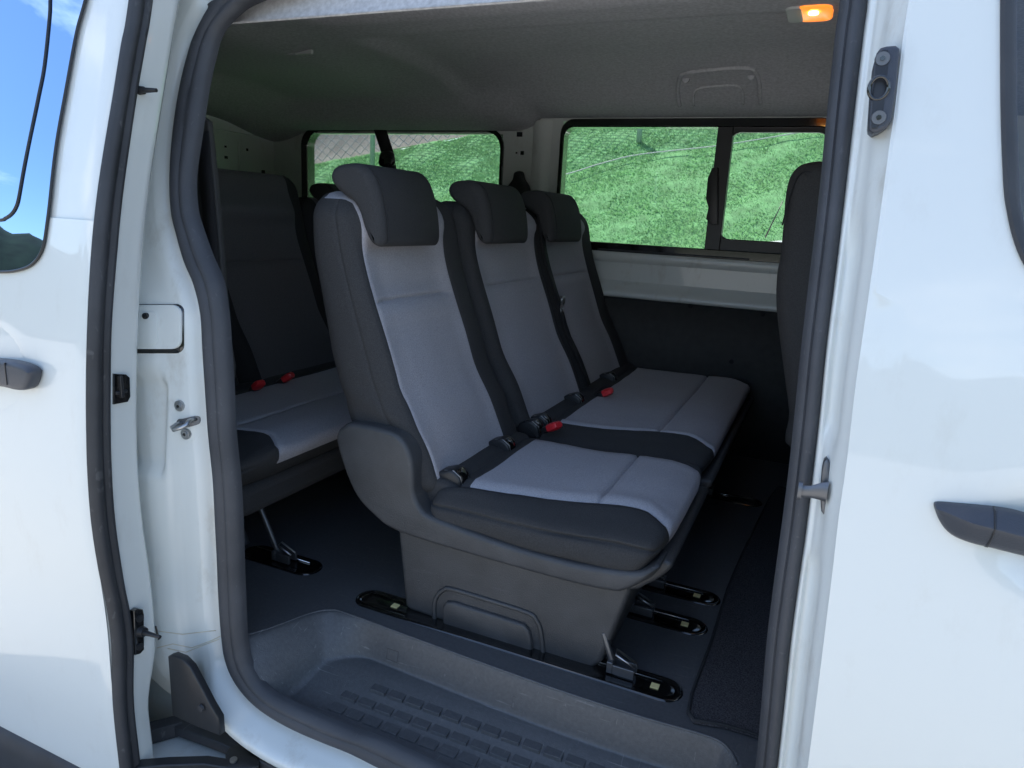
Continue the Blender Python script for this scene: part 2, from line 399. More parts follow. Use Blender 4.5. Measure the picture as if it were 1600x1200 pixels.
for k in kl:
    o = O[k]; n = outward(k)
    if n.x*(o.x-cx) + n.y*(o.z-.7) < 0: n = -n
    tt = sst(.0, -.35, o.z) if False else 0
    lowf = sst(.25, .85, -n.y) if o.z < .3 else 0     # on the sill the flange rolls downward
    row = []
    for d in dj:
        nn = Vector((n.x, n.y)) if lowf == 0 else Vector((n.x*(1-lowf)+lowf*n.x*.6, n.y)).normalized()
        x = o.x+nn.x*d; z = o.z+nn.y*d
        dy = interp(PROFL, d)*(1-lowf) + lowf*(-.08*sst(0, .045, d) + .12*sst(.06, .10, d))
        y = YS+tum(max(z, -.3))+dy
        if lowf < .5: y += jamb_disp(x, z)*(1-lowf*2)
        if lowf > 0 and d > .12: z = z+0
        row.append((x, y, z))
    left_rows.append(row)
v, f = grid(left_rows); v_body, f_body = v, f
link('body_shell', v, f, 'jamb', van)
M['cream'] = mat('aged_sealant', (.58, .53, .40), .6, nscale=18, namp=.25)
bead = [o+Vector((outward(k).x*.004*(1 if outward(k).x*(o.x-cx)+outward(k).y*(o.z-.7) > 0 else -1), .002, outward(k).y*.004*(1 if outward(k).x*(o.x-cx)+outward(k).y*(o.z-.7) > 0 else -1))) for k, o in enumerate(O)]
v, f = tube(bead, .0045, 8, closed=True); link('sealant_bead', v, f, 'cream', van)
# right-hand jamb (centre pillar)
EP = [(1420, 0), (1412, 50), (1397, 182), (1390, 225), (1380, 300), (1359, 450), (1337, 600), (1325, 707), (1310, 812), (1300, 900), (1290, 980), (1262, 1200)]
E3 = [onS(*p, YF) for p in EP]; E3 = [Vector((E3[0].x, 0, 1.85)), Vector((E3[0].x, 0, 1.6))] + E3 + [Vector((E3[-1].x+.01, 0, -.05)), Vector((E3[-1].x+.02, 0, -.45))]
def ex(z): return interp(sorted([(e.z, e.x) for e in E3]), z)
orx = sorted([(o.z, o.x) for o in O if o.x > -.1 and -.1 < o.z < 1.5])
def ox(z): return interp(orx, z)
rows = []; zz = [-.45+k*.0125 for k in range(185)]
for z in zz:
    e = ex(z); o = ox(z)-.004; t = tum(z); row = []
    b1 = sst(1.06, 1.16, z)*(1-sst(1.50, 1.58, z)); b2 = sst(.56, .62, z)*(1-sst(.76, .82, z))
    bb = max(b1, b2)
    for (s, y, rec) in ((0, YF, 0), (.02, YF+.002, 0), (.06, YF+.006, 0), (.16, YF+.014, 0), (.26, YF+.022, 0), (.34, YF+.034, .3), (.42, YF+.056, 1), (.5, YF+.068, 1), (.6, YF+.074, 1), (.7, YF+.078, .8), (.76, YF+.076, .2), (.82, YF+.072, 0), (.9, YF+.076, 0), (1, YS+.002, 0), (1.3, YS+.02, 0)):
        x = e+(o-e)*s; row.append((x, y+t-rec*bb*.018, z))
    rows.append(row)
v, f = grid(rows)
link('centre_pillar', v, f, 'jamb', van)
# --- sliding door: outer skin + edge, lofted in z
XD = -1.395
sec = [(-3.2, .004), (-2.6, 0), (-2.2, -.002), (-1.9, -.003), (-1.7, -.002), (-1.55, 0), (-1.47, .001), (-1.43, .003), (-1.415, .006), (-1.405, .012), (-1.40, .02), (-1.398, .03),
       (-1.40, .075), (-1.402, .085), (-1.402, .10), (-1.404, .112), (-1.41, .12), (-1.43, .124), (-1.6, .127), (-3.2, .127)]
rows = []
zs = [-.75+k*.03 for k in range(86)]
hb = onS(-18, 590, YD)
for z in zs:
    row = []
    g = 1-.55*sst(.02, -.16, z)
    for x, dy in sec:
        row.append((x, YD+tum(z)+(dy if dy < .06 else .055+(dy-.055)*g), z))
    rows.append(row)
# refine x near the handle cup: build a dense outer face instead
def skin_y(x, z, base, hx, hz, sx, sz, depth):
    g = exp(-(((x-hx)/sx)**2+((z-hz)/sz)**2)**1.6)
    return base+tum(z)+depth*g
v, f = grid(rows, flip=False)
sdoor = link('sliding_door', v, f, 'paint', van, autos=50)
# dense patch of skin with the handle cup, 3 mm proud
hc = onS(12, 585, YD)
rows = []
for i in range(141):
    z = -.20+i*.0105 if False else -.45+i*.0107
    row = []
    for j in range(90):
        x = -3.0+j*(3.0-1.415)/89
        cup = .022*exp(-(((x-hc.x+.06)/.10)**2+((z-hc.z-.01)/.075)**2)**2)
        crease = -.006*sst(.30, .16, z) if False else 0
        row.append((x, YD-.003+tum(z)+cup+crease+.003*sst(-1.425, -1.415, x), z))
    rows.append(row)
v, f = grid(rows)
link('door_panel', v, f, 'paint', sdoor)
# rubber strip along the door edge: photo pixels of its two edges
RL = [(208, 0), (196, 69), (184, 144), (168, 240), (158, 309), (151, 378), (144, 503), (142, 606), (142, 709), (148, 809), (160, 891), (172, 946), (180, 1011), (182, 1097), (192, 1197)]
RR = [(241, 0), (230, 69), (217, 144), (203, 240), (194, 309), (187, 378), (177, 503), (175, 606), (176, 709), (182, 809), (196, 908), (206, 960), (211, 1011), (211, 1097), (222, 1197)]
rl = [onX(*p, XD-.0) for p in RL]; rr_ = [onX(*p, XD-.0) for p in RR]
def ext(L):
    a = L[0]; b = L[-1]
    return [Vector((a.x, a.y+.09, a.z+.4))] + L + [Vector((b.x, b.y+.01, b.z-.35))]
rl = catmull(ext(rl), False, 6); rr_ = catmull(ext(rr_), False, 6)
rows = []
for a, b in zip(rl, rr_):
    rows.append([(XD-.012+dx, a.y+(b.y-a.y)*t, a.z+(b.z-a.z)*t) for t, dx in ((-.03, 0), (0, .010), (.1, .018), (.25, .021), (.42, .019), (.52, .013), (.6, .013), (.7, .019), (.85, .018), (.96, .010), (1.0, 0))])
v, f = grid(rows)
link('rubber_seal', v, f, 'rubber', sdoor, autos=60)
# door window (privacy glass) and its gasket lines
GB = [(134, 0), (120, 52), (103, 144), (89, 223), (79, 309), (74, 350), (69, 382), (62, 400), (52, 412), (40, 419), (20, 424), (0, 425)]
g3 = [onS(*p, YD-.006) for p in GB]
g3 = [Vector((g3[0].x+.03, 0, 1.72))] + g3
gz = sorted([(p.z, p.x) for p in g3]); z0g = gz[0][0]
rows = []
for i in range(60):
    z = z0g + (1.70-z0g)*(i/59)**1.5
    xr = interp(gz, z); rows.append([(xr+(-2.95-xr)*(j/40), YD-.006+tum(z), z) for j in range(41)])
v, f = grid(rows, flip=True)
link('window_pane', v, f, 'privacy', sdoor)
gl = [Vector((p.x, YD-.007+tum(p.z), p.z)) for p in catmull(g3, False, 6)] + [Vector((-2.9, YD-.007+tum(z0g), z0g))]
v, f = tube(gl, .0035, 6)
IB = [(80, -20), (78, 0), (77, 27), (69, 103), (60, 150), (52, 189), (38, 258), (29, 309), (24, 325), (17, 335), (8, 341), (0, 344), (-40, 346)]
il = [onS(*p, YD-.007) for p in IB]; il = [Vector((il[0].x, YD-.007+tum(1.7), 1.7))] + il
v, f = join((v, f), tube(catmull(il, False, 4), .0035, 6))
link('window_gasket', v, f, 'black', sdoor)
# handle on the sliding door
hp = [(-60, 562), (-10, 560), (10, 561), (30, 564), (48, 570), (56, 577), (57, 585), (52, 600), (45, 608), (28, 609), (0, 603), (-60, 600)]
prof = [(onS(*p, YD-.02).x, onS(*p, YD-.02).z) for p in hp]
zc = sum(p[1] for p in prof)/len(prof)
v, f = softprism(catmull([Vector(p) for p in prof], True, 4), YD-.035+tum(zc), YD-.001+tum(zc), .012, XZ)
h = link('door_handle', v, f, 'handle', sdoor)
p = onS(8, 585, YD-.037)
v, f = box(p.x-.0012, p.x+.0012, YD-.0365+tum(zc), YD-.01+tum(zc), p.z-.024, p.z+.026)
link('handle_gap', v, f, 'black', sdoor, smooth=False)
# lower rub strip of the sliding door
a = onS(0, 1137, YD-.006); b = onS(117, 1199, YD-.006)
rows = []
for j in range(20):
    x = -3.0+(b.x+.4+3.0)*j/19 if False else -3.0+(XD-.02+3.0)*j/19
    zt = a.z
    rows.append([(x, YD+tum(zt)-.002, zt+.002), (x, YD+tum(zt)-.014, zt-.006), (x, YD+tum(zt)-.018, zt-.05), (x, YD+tum(zt)-.018, zt-.16), (x, YD+tum(zt)-.01, zt-.22)])
v, f = grid(rows); link('rub_strip', v, f, 'rubber', sdoor)
# items on the door's leading edge
def xplate(pts, x0, x1, r, m, name, parent):
    pr = [onX(*p, x1) for p in pts]; pr = [Vector((q.y, q.z)) for q in pr]
    v, f = softprism(pr, x0, x1, r, lambda u, w_, a: (a, u, w_), seg=3)
    return link(name, v, f, m, parent, autos=50)
xplate([(178, 584), (197, 585), (203, 590), (204, 620), (200, 628), (178, 632)], XD-.03, XD+.001, .001, 'gloss', 'latch_recess', sdoor)
q = onX(190, 607, XD+.002)
v, f = join(box(XD-.002, XD+.006, q.y-.016, q.y+.012, q.z-.012, q.z-.004), box(XD-.002, XD+.008, q.y-.006, q.y+.002, q.z-.02, q.z+.03)); link('latch_claw', v, f, 'black', sdoor, bevel=.002)
q = onX(219, 141, XD); v, f = join(cyl(q-Vector((.01, 0, 0)), (1, .15, 0), .010, .018, r2=.008), cyl(q+Vector((.008, 0, 0)), (1, .15, 0), .006, .035, r2=.004)); link('guide_pin', v, f, 'black', sdoor, autos=40)
xplate([(209, 955), (215, 951), (224, 952), (226, 960), (226, 1015), (220, 1022), (212, 1024)], XD-.005, XD+.010, .003, 'gloss', 'pin_plate', sdoor)
q = onX(219, 986, XD+.008); q2 = onX(218, 966, XD+.01); q3 = onX(218, 1010, XD+.01)
v, f = join(cyl(q, (1, .1, 0), .014, .014, r2=.011), cyl(q+Vector((.012, 0, 0)), (1, .1, 0), .0065, .05, r2=.004), cyl(q2, (1, 0, 0), .009, .004), cyl(q3, (1, 0, 0), .009, .004))
link('guide_pin', v, f, 'black', sdoor, autos=40)
# --- details on the rear door jamb
from mathutils.bvhtree import BVHTree
BV = BVHTree.FromPolygons([Vector(p) for p in v_body], f_body)
def hit(px, py):
    d = ray(px, py).normalized(); loc, n, i, ds = BV.ray_cast(CAM, d)
    if loc is None: return onS(px, py, 1.16), Vector((0, -1, 0))
    if n.y > 0: n = -n
    return loc, n
def patch(poly, lift, m, name, parent, n=0, flat=False):
    P = [Vector(p) for p in poly]
    if n: P = catmull(P, True, n)
    P2 = []
    for i in range(len(P)):
        a, b = P[i], P[(i+1) % len(P)]; m_ = max(1, int((b-a).length/4))
        P2 += [a.lerp(b, t/m_) for t in range(m_)]
    P = P2; c = sum(P, Vector((0, 0)))/len(P); rows = []
    for k, l in ((1.0, -.004), (1.0, lift*.6), (.985, lift), (.9, lift), (.8, lift), (.7, lift), (.6, lift), (.5, lift), (.4, lift), (.3, lift), (.2, lift), (.1, lift)):
        r_ = []
        for p in P:
            q = c+(p-c)*k; h, nn = hit(q.x, q.y); r_.append(h+Vector((nn.x*.3, nn.y, 0)).normalized()*l)
        rows.append(r_)
    v, f = grid(rows, close_v=True); f.append(tuple(len(v)-len(P)+k for k in range(len(P))))
    return link(name, v, f, m, parent, autos=35)
def splate(pts, base, thick, r, m, name, parent, n=0):
    pr = [onS(*p, base) for p in pts]; zc = sum(p.z for p in pr)/len(pr); P = [Vector((p.x, p.z)) for p in pr]
    if n: P = catmull(P, True, n)
    v, f = softprism(P, 0, thick, r, lambda u, w_, a: (u, base+tum(w_)+a, w_), seg=3)
    return link(name, v, f, m, parent, autos=45)
def rrp(x0, x1, y0, y1, r): return [(p.x, p.y) for p in rrect(x0, x1, y0, y1, r, 5)]
patch(rrp(150, 288, 475, 552, 12), .003, 'gloss', 'cover_gap', van)
patch(rrp(150, 286, 476, 545, 14), .007, 'jamb', 'access_cover', van)
patch(rrp(206, 250, 486, 538, 8), .009, 'jamb', 'cover_inset', van)
def bolt(px, py, lift, r, parent, m='dsteel'):
    h, n = hit(px, py); n = Vector((n.x*.5, n.y, 0)).normalized(); q = h+n*lift
    v, f = join(cyl(q-n*.008, n, r, .012, 24, r2=r*.9), cyl(q+n*.003, n, r*.62, .0035, 24, r2=r*.55))
    o = link('bolt', v, f, m, parent, autos=35)
    v, f = cyl(q+n*.0065, n, r*.28, .0008, 6); link('bolt_socket', v, f, 'gloss', o, smooth=False)
    return o
bolt(232, 493, .009, .008, van, 'black')
bolt(281, 634, 0, .0145, van, 'steel'); bolt(291, 678, 0, .0145, van, 'steel')
patch([(276, 661), (279, 655), (286, 654), (305, 650), (313, 652), (313, 660), (307, 664), (286, 669), (278, 668)], .002, 'dsteel', 'striker_plate', van, n=3)
a = hit(284, 661)[0]; b = hit(305, 655)[0]; e = Vector((-.01, -1, 0))
v, f = tube([a-e*.01, a+e*.016, a+e*.03+Vector((.003, 0, -.003)), a+e*.034+Vector((.012, 0, -.006)), b+e*.038+Vector((.0, 0, -.01)), b+e*.032+Vector((.006, 0, -.006)), b+e*.018, b-e*.01], .0055, 10)
link('latch_striker', v, f, 'steel', van)
for pts in (((248, 986), (285, 991), (345, 984)), ((246, 1012), (270, 1006), (300, 1012), (330, 1001), (348, 992)), ((262, 1013), (290, 1019), (318, 1008), (346, 997))):
    P3 = []
    for a, b in zip(pts, pts[1:]):
        for t in range(8): h_, n_ = hit(a[0]+(b[0]-a[0])*t/8, a[1]+(b[1]-a[1])*t/8); P3.append(h_+n_*.0002)
    v, f = tube(P3, .0012, 5); link('sealer_crack', v, f, 'cream', van)
P3 = [hit(243+i*.7, 978+i*2.6)[0] for i in range(9)]; v, f = tube(P3, .003, 6); link('drain_slot', v, f, 'gloss', van)
# black gusset at the foot of the jamb
splate([(262, 1026), (269, 1024), (284, 1030), (297, 1043), (315, 1077), (328, 1102), (341, 1124), (343, 1150), (308, 1136), (269, 1118)], 1.085, .02, .003, 'black', 'gusset_cover', van)
p = onS(315, 1106, 1.084); v, f = join(cyl(p, (0, -1, 0), .010, .005, 20, r2=.008)); link('bolt', v, f, 'rubber', van, autos=35)
# lower track: dark channel, white shelf, carrier arm
def zpoly(pts, z, th, m, name, parent, bev=.003):
    P = [onZ(*p, z) for p in pts]; P = [Vector((p.x, p.y)) for p in P]
    v, f = softprism(P, z-th, z, bev, lambda u, w_, a: (u, w_, a), seg=2)
    return link(name, v, f, m, parent, autos=45)
zpoly([(150, 1200), (222, 1166), (281, 1141), (300, 1146), (362, 1172), (352, 1192), (300, 1200), (250, 1210)], -.31, .01, 'jamb', 'track_shelf', van)
P = [(-1.95, 0), (-1.6, 0), (-1.45, 0), (-1.3, 0), (-.5, 0), (.3, 0)]
a = onZ(217, 1150, -.285); b = onZ(281, 1133, -.285); c = onZ(350, 1158, -.285); e = onZ(440, 1199, -.285)
def zbar(pa, wd, ht, m, name, parent, bev=.003):
    rows = []
    for i, p in enumerate(pa):
        t = (pa[min(i+1, len(pa)-1)]-pa[max(i-1, 0)]); t.z = 0; t.normalize(); n = Vector((-t.y, t.x, 0))
        rows.append([p-n*wd/2-Vector((0, 0, ht/2)), p+n*wd/2-Vector((0, 0, ht/2)), p+n*wd/2+Vector((0, 0, ht/2)), p-n*wd/2+Vector((0, 0, ht/2))])
    v, f = grid(rows, close_v=True); f += [(3, 2, 1, 0), tuple(len(v)-4+k for k in range(4))]
    return link(name, v, f, m, parent, bevel=bev, seg=2)
zbar([a+(a-b)*.25, a, b], .03, .035, 'black', 'energy_chain', van)
for k in range(5):
    p = a+(b-a)*(k/5+.05); zbar([p, p+(b-a).normalized()*.022], .038, .043, 'rubber', 'chain_link', van, .002)
zbar([b, c, e, e+(e-c)*4], .045, .03, 'rubber', 'lower_track', van)
zpoly([(352, 1178), (357, 1168), (373, 1160), (398, 1174), (408, 1184), (404, 1196), (392, 1200), (354, 1200)], -.27, .02, 'black', 'carrier_bracket', van)
p = onZ(365, 1189, -.268); v, f = cyl(p, (0, 0, 1), .009, .006); link('carrier_bolt', v, f, 'steel', van, autos=40)
zbar([onZ(215, 1198, -.28), onZ(262, 1194, -.28), onZ(322, 1192, -.28), onZ(360, 1198, -.28)], .03, .02, 'black', 'carrier_arm', van)
# --- upper guide plate and striker on the centre pillar
gp = [(1370, 82), (1376, 74), (1386, 71), (1400, 70), (1406, 75), (1406, 84), (1400, 140), (1393, 188), (1386, 199), (1374, 206), (1364, 208), (1358, 203), (1357, 196), (1360, 150), (1365, 100)]
ug = splate(gp, 1.088, .06, .006, 'handle', 'guide_plate', van)
splate([(1372, 84), (1379, 77), (1388, 78), (1389, 90), (1384, 140), (1378, 188), (1371, 200), (1362, 201), (1361, 190), (1364, 150), (1368, 100)], 1.0865, .01, .001, 'black', 'guide_socket', ug)
for (px, py, r) in ((1379, 92, .0105), (1373, 184, .0105)):
    q = onS(px, py, 1.086); v, f = join(cyl(q+Vector((0, .003, 0)), (0, -1, 0), r, .006, 24, r2=r*.9)); link('screw', v, f, 'dsteel', ug, autos=40)
    v, f = cyl(q+Vector((0, -.004, 0)), (0, -1, 0), r*.35, .001, 6); link('screw_socket', v, f, 'gloss', ug, smooth=False)
q = onS(1373, 138, 1.086)
v, f = tube([q+Vector((.0125*cos(t*pi/12), -.002, .0155*sin(t*pi/12))) for t in range(24)], .003, 8, closed=True); link('socket_ring', v, f, 'gloss', ug)
splate([(1284, 735), (1287, 722), (1291, 717), (1296, 722), (1297, 760), (1293, 795), (1288, 807), (1283, 800), (1281, 770)], 1.14, .05, .004, 'dsteel', 'striker_base', van)
a = onS(1286, 768, 1.13); b = onS(1250, 766, 1.135)
v, f = join(tube([a+Vector((.006, 0, 0)), a, (a+b)/2+Vector((0, 0, -.001)), b+Vector((.004, 0, 0)), b], [.018, .015, .010, .0095, .0095], 14), cyl(b+Vector((.003, 0, 0)), (-1, 0, 0), .015, .006, 20))
v2 = [Vector((p[0], (p[1]-a.y)*.5+a.y, p[2])) for p in v]
link('door_striker', v2, f, 'dsteel', van, autos=40)
# --- front door: skin, window, handle
WB = [(1562, -60), (1562, 0), (1562, 100), (1563, 190), (1567, 290), (1573, 335), (1581, 370), (1592, 400), (1606, 424), (1635, 455), (1700, 490)]
wb = [onS(*p, YF) for p in WB]; wbz = sorted([(p.z, p.x) for p in wb]); zwb = wbz[0][0]
hx0 = onS(1560, 830, YF)
rows = []
for i in range(170):
    z = -.5+i*.0145
    xr = 1.5 if z <= zwb else interp(wbz, z)
    row = []
    for j in range(70):
        s = j/69; x = ex(z)+(xr-ex(z))*s
        cup = .025*exp(-(((x-hx0.x-.12)/.12)**2+((z-hx0.z-.0)/.07)**2)**2)
        cr = .004*sst(.150, .165, x)*sst(.0, .05, z)*(1-sst(.25, .3, x)) if False else 0
        row.append((x, YF+tum(z)+cup+(-.002 if s > .02 else 0), z))
    rows.append(row)
v, f = grid(rows)
fdoor = link('front_door', v, f, 'paint', van)
WB2 = [(p[0]+27, p[1]) if p[1] < 300 else (p[0]+22, p[1]-14) for p in WB]
wi = [onS(*p, YF+.01) for p in WB2]
A = catmull([Vector((wb[0].x, YF+tum(1.75), 1.75))]+wb+[Vector((wb[-1].x+d, wb[-1].y, wb[-1].z-.004)) for d in (.04, .15, .5, 1.1)], False, 5)
B = catmull([Vector((wi[0].x, YF+.01+tum(1.75), 1.75))]+wi+[Vector((wi[-1].x+d, wi[-1].y, wi[-1].z-.004)) for d in (.04, .15, .5, 1.1)], False, 5)
rows = [[a+Vector((0, .004, 0)), a+Vector((0, -.007, 0)), a.lerp(b, .2)+Vector((0, -.011, 0)), a.lerp(b, .6)+Vector((0, -.010, 0)), a.lerp(b, .9)+Vector((0, -.004, 0)), b, b+Vector((0, .02, 0))] for a, b in zip(A, B)]
v, f = grid(rows, flip=True)
link('window_seal', v, f, 'rubber', fdoor, autos=50)
rows = []
wiz = sorted([(p.z, p.x) for p in wi]); 
for i in range(40):
    z = wiz[0][0]+(1.75-wiz[0][0])*i/39; xr = interp(wiz, z)
    rows.append([(xr-.005, YF+.02+tum(z), z), (1.4, YF+.02+tum(z), z)])
v, f = grid(rows, flip=True); link('window_pane', v, f, 'glass', fdoor)
hp = [(1463, 797), (1470, 794), (1500, 796), (1555, 801), (1588, 806), (1610, 812), (1680, 830), (1680, 895), (1600, 878), (1560, 868), (1520, 858), (1490, 845), (1474, 828), (1465, 808)]
prof = [(onS(*p, YF-.03).x, onS(*p, YF-.03).z) for p in hp]; zc = onS(1555, 830, YF-.03).z
P = catmull([Vector(p) for p in prof], True, 4)
ra = Vector((onS(1466, 801, YF-.03).x, onS(1466, 801, YF-.03).z)); rb = Vector((onS(1680, 852, YF-.03).x, onS(1680, 858, YF-.03).z))
def ridge(q):
    t = max(0, min(1, (q-ra).dot(rb-ra)/(rb-ra).length_squared)); return ra+(rb-ra)*t, t
rows = []
for k, dp in ((0, 0), (0, .010), (.12, .018), (.35, .024), (.62, .030), (.8, .0335), (.94, .036), (1, .0365)):
    r_ = []
    for q in P:
        c_, t = ridge(q); p2 = q.lerp(c_, k); r_.append((p2.x, YF+tum(zc)-dp*(.45+.55*sst(0, .28, t)), p2.y))
    rows.append(r_)
v, f = grid(rows, close_v=True, flip=True)
fh = link('door_handle', v, f, 'handle', fdoor, autos=60)
xg = onS(1551, 835, YF-.03).x; gp_ = []
up_ = max((q for q in P if abs(q.x-xg) < .02), key=lambda q: q.y); lo_ = min((q for q in P if abs(q.x-xg) < .02), key=lambda q: q.y)
c_, t = ridge(Vector((xg, zc)))
for q, k, dp in ((up_, 0, .006), (up_, .12, .0185), (up_, .5, .028), (up_, .94, .0365), (lo_, .8, .034), (lo_, .35, .0245), (lo_, .12, .0185), (lo_, 0, .006)):
    gp_.append(Vector((xg, YF+tum(zc)-dp*(.45+.55*sst(0, .28, t)), q.y+(c_.y-q.y)*k)))
v, f = tube(gp_, .0014, 6); link('handle_gap', v, f, 'black', fdoor)
# --- shell that closes the van: roof, far side, rear, near side behind the door, front bulkhead
v, f = grid([[(x, y, z) for (y, z) in ((1.345, 1.74), (1.37, 1.78), (1.44, 1.82), (1.6, 1.86), (2.4, 1.9), (3.3, 1.86), (3.62, 1.76), (3.72, 1.62))] for x in (-3.35, -2, -.6, .6, 1.8)])
v = [Vector(p) for p in v]
link('roof_panel', v, f, 'paint', van, solid=.004)
def wallbox(x0, x1, y0, y1, z0, z1, m, name): 
    v, f = box(x0, x1, y0, y1, z0, z1); return link(name, v, f, m, van, smooth=False, bevel=.003)
wallbox(-2.2, -1.36, 1.215, 1.225, -.6, .0, 'jamb', 'sill_end')
wallbox(-3.3, -1.72, 1.30, 1.34, -.3, 1.78, 'jamb', 'rear_quarter_inner')
wallbox(.10, 1.75, 1.36, 1.39, -.3, 1.0, 'card', 'front_door_trim')
wallbox(.02, .16, 1.36, 1.40, .3, 1.78, 'card', 'pillar_trim')
wallbox(-3.35, -3.25, 1.32, 2.1, -.3, 1.8, 'card', 'rear_wall')
wallbox(-3.35, -3.26, 2.1, 3.62, -.3, 1.0, 'jamb', 'rear_wall'); wallbox(-3.35, -3.26, 2.1, 3.62, 1.5, 1.8, 'jamb', 'rear_wall')
wallbox(-3.35, -3.26, 3.1, 3.62, 1.003, 1.497, 'jamb', 'rear_pillar')
wallbox(-3.31, -3.30, 2.1, 3.1, 1.0, 1.5, 'gloss', 'rear_door_window')
wallbox(1.75, 1.80, 1.3, 3.65, -.3, 1.3, 'card', 'front_wall')  # unseen; raised to cut the light coming in from the front
v, f = box(1.765, 1.77, 1.35, 3.62, 1.305, 1.78); link('windscreen', v, f, 'glass', van, smooth=False)
wallbox(-3.3, 1.78, 1.46, 3.66, -.34, -.22, 'black', 'underbody')
wallbox(-3.3, 1.78, 1.02, 1.17, -.62, -.36, 'black', 'side_skirt')
# far wall with two window openings
FWx0, FWx1 = onY(878, 185, YW).x, onY(1300, 180, YW).x+.03
FWz1 = onY(905, 186, YW).z; FWz0 = onY(925, 391, YW).z
RWx0, RWx1 = onY(472, 250, YW).x, onY(787, 250, YW).x
RWz1 = onY(700, 203, YW).z-.01; RWz0 = FWz0
def fw(x0, x1, z0, z1, name='far_side_panel'):
    v, f = box(x0, x1, YW, YW+.05, z0, z1); return link(name, v, f, 'jamb', van, smooth=False)
fw(-3.3, RWx0+.01, .6, 1.82, 'corner_pillar'); fw(RWx1-.01, FWx0+.01, .6, 1.82, 'window_pillar'); fw(FWx1-.01, 1.8, .6, 1.82)
fw(RWx0+.01, RWx1-.01, .6, RWz0+.01); fw(RWx0+.01, RWx1-.01, RWz1-.01, 1.82); fw(FWx0+.01, FWx1-.01, .6, FWz0+.01); fw(FWx0+.01, FWx1-.01, FWz1-.01, 1.82)
fr = ring(rrect(FWx0, FWx1, FWz0, FWz1, .07), rrect(FWx0+.022, FWx1-.02, FWz0+.045, FWz1-.04, .05), YW-.012, YW+.055)
win = link('front_window', *fr, 'gloss', van, autos=40)
dx0, dx1 = onY(1113, 280, YW).x, onY(1137, 280, YW).x
v, f = box(dx0, dx1, YW-.005, YW+.05, FWz0+.03, FWz1-.03); link('divider', v, f, 'black', win, bevel=.003)
sx0, sx1, sz0, sz1 = onY(1134, 280, YW).x, onY(1285, 280, YW).x, onY(1180, 376, YW).z, onY(1200, 206, YW).z
v, f = ring(rrect(sx0-.02, sx1+.10, sz0-.06, sz1+.06, .02), rrect(sx0, sx1, sz0, sz1, .045), YW+.008, YW+.04); link('sliding_sash', v, f, 'black', win, autos=40)
hp = [onY(*p, YW-.02) for p in ((1113, 262), (1106, 278), (1103, 310), (1107, 325), (1103, 342), (1113, 352), (1122, 350), (1122, 262))]
v, f = softprism([Vector((p.x, p.z)) for p in hp], YW-.025, YW, .004, XZ, 3); link('sash_handle', v, f, 'black', win)
v, f = box(FWx0+.01, FWx1-.01, YW+.025, YW+.029, FWz0+.02, FWz1-.02); link('pane', v, f, 'glass', win, smooth=False)
v, f = box(FWx0+.25, FWx1-.3, YW-.018, YW-.011, FWz0+.006, FWz0+.014); link('latch_strip', v, f, 'rubber', win, smooth=False)
fr = ring(rrect(RWx0, RWx1, RWz0, RWz1+.02, .10), rrect(RWx0+.05, RWx1-.02, RWz0+.045, RWz1, .09), YW-.012, YW+.055)
win2 = link('rear_window', *fr, 'gloss', van, autos=40)
v, f = box(RWx0+.01, RWx1-.01, YW+.025, YW+.029, RWz0+.02, RWz1); link('pane', v, f, 'glass', win2, smooth=False)
# holes in the white window pillar and the corner pillar
def hole(px, py, w_, h_, plane='y'):
    if plane == 'y': p = onY(px, py, YW); v, f = box(p.x-w_, p.x+w_, YW-.002, YW+.01, p.z-h_, p.z+h_)
    else: p = onX(px, py, -3.26); v, f = box(-3.27, -3.257, p.y-w_, p.y+w_, p.z-h_, p.z+h_)
    link('panel_hole', v, f, 'gloss', van, smooth=False)
hole(812, 210, .016, .012); hole(816, 239, .010, .010); hole(807, 239, .004, .004)
for (px, py, a, b) in ((352, 229, .008, .006), (353, 246, .012, .008), (386, 234, .008, .008), (411, 269, .014, .012), (435, 260, .016, .018)): hole(px, py, a, b, 'x')
v, f = ribbon([(onX(374, 222+k*6, -3.255).x, onX(374, 222+k*6, -3.255).y, onX(374, 222+k*6, -3.255).z) for k in range(9)], (0, 1, 0), .012, .006); link('pillar_rib', v, f, 'jamb', van)
pb = (RWx1+FWx0)/2+.04
v, f = grid([[(x, y, z) for z in (.9, 1.25, 1.6)] for (x, y) in ((pb-.035, YW), (pb-.02, YW-.022), (pb+.05, YW-.024), (pb+.07, YW))]); link('pillar_rib', v, f, 'jamb', van)
# belt anchor knob on the pillar
p = onY(810, 288, YW-.03)
v, f = softprism(catmull([Vector((p.x+a*1.1, p.z+b*1.1)) for a, b in ((-.05, -.05), (-.055, -.015), (-.03, .02), (-.02, .055), (.015, .06), (.03, .025), (.055, -.01), (.05, -.05))], True, 4), YW-.05, YW, .015, XZ); link('belt_anchor', v, f, 'black', van)
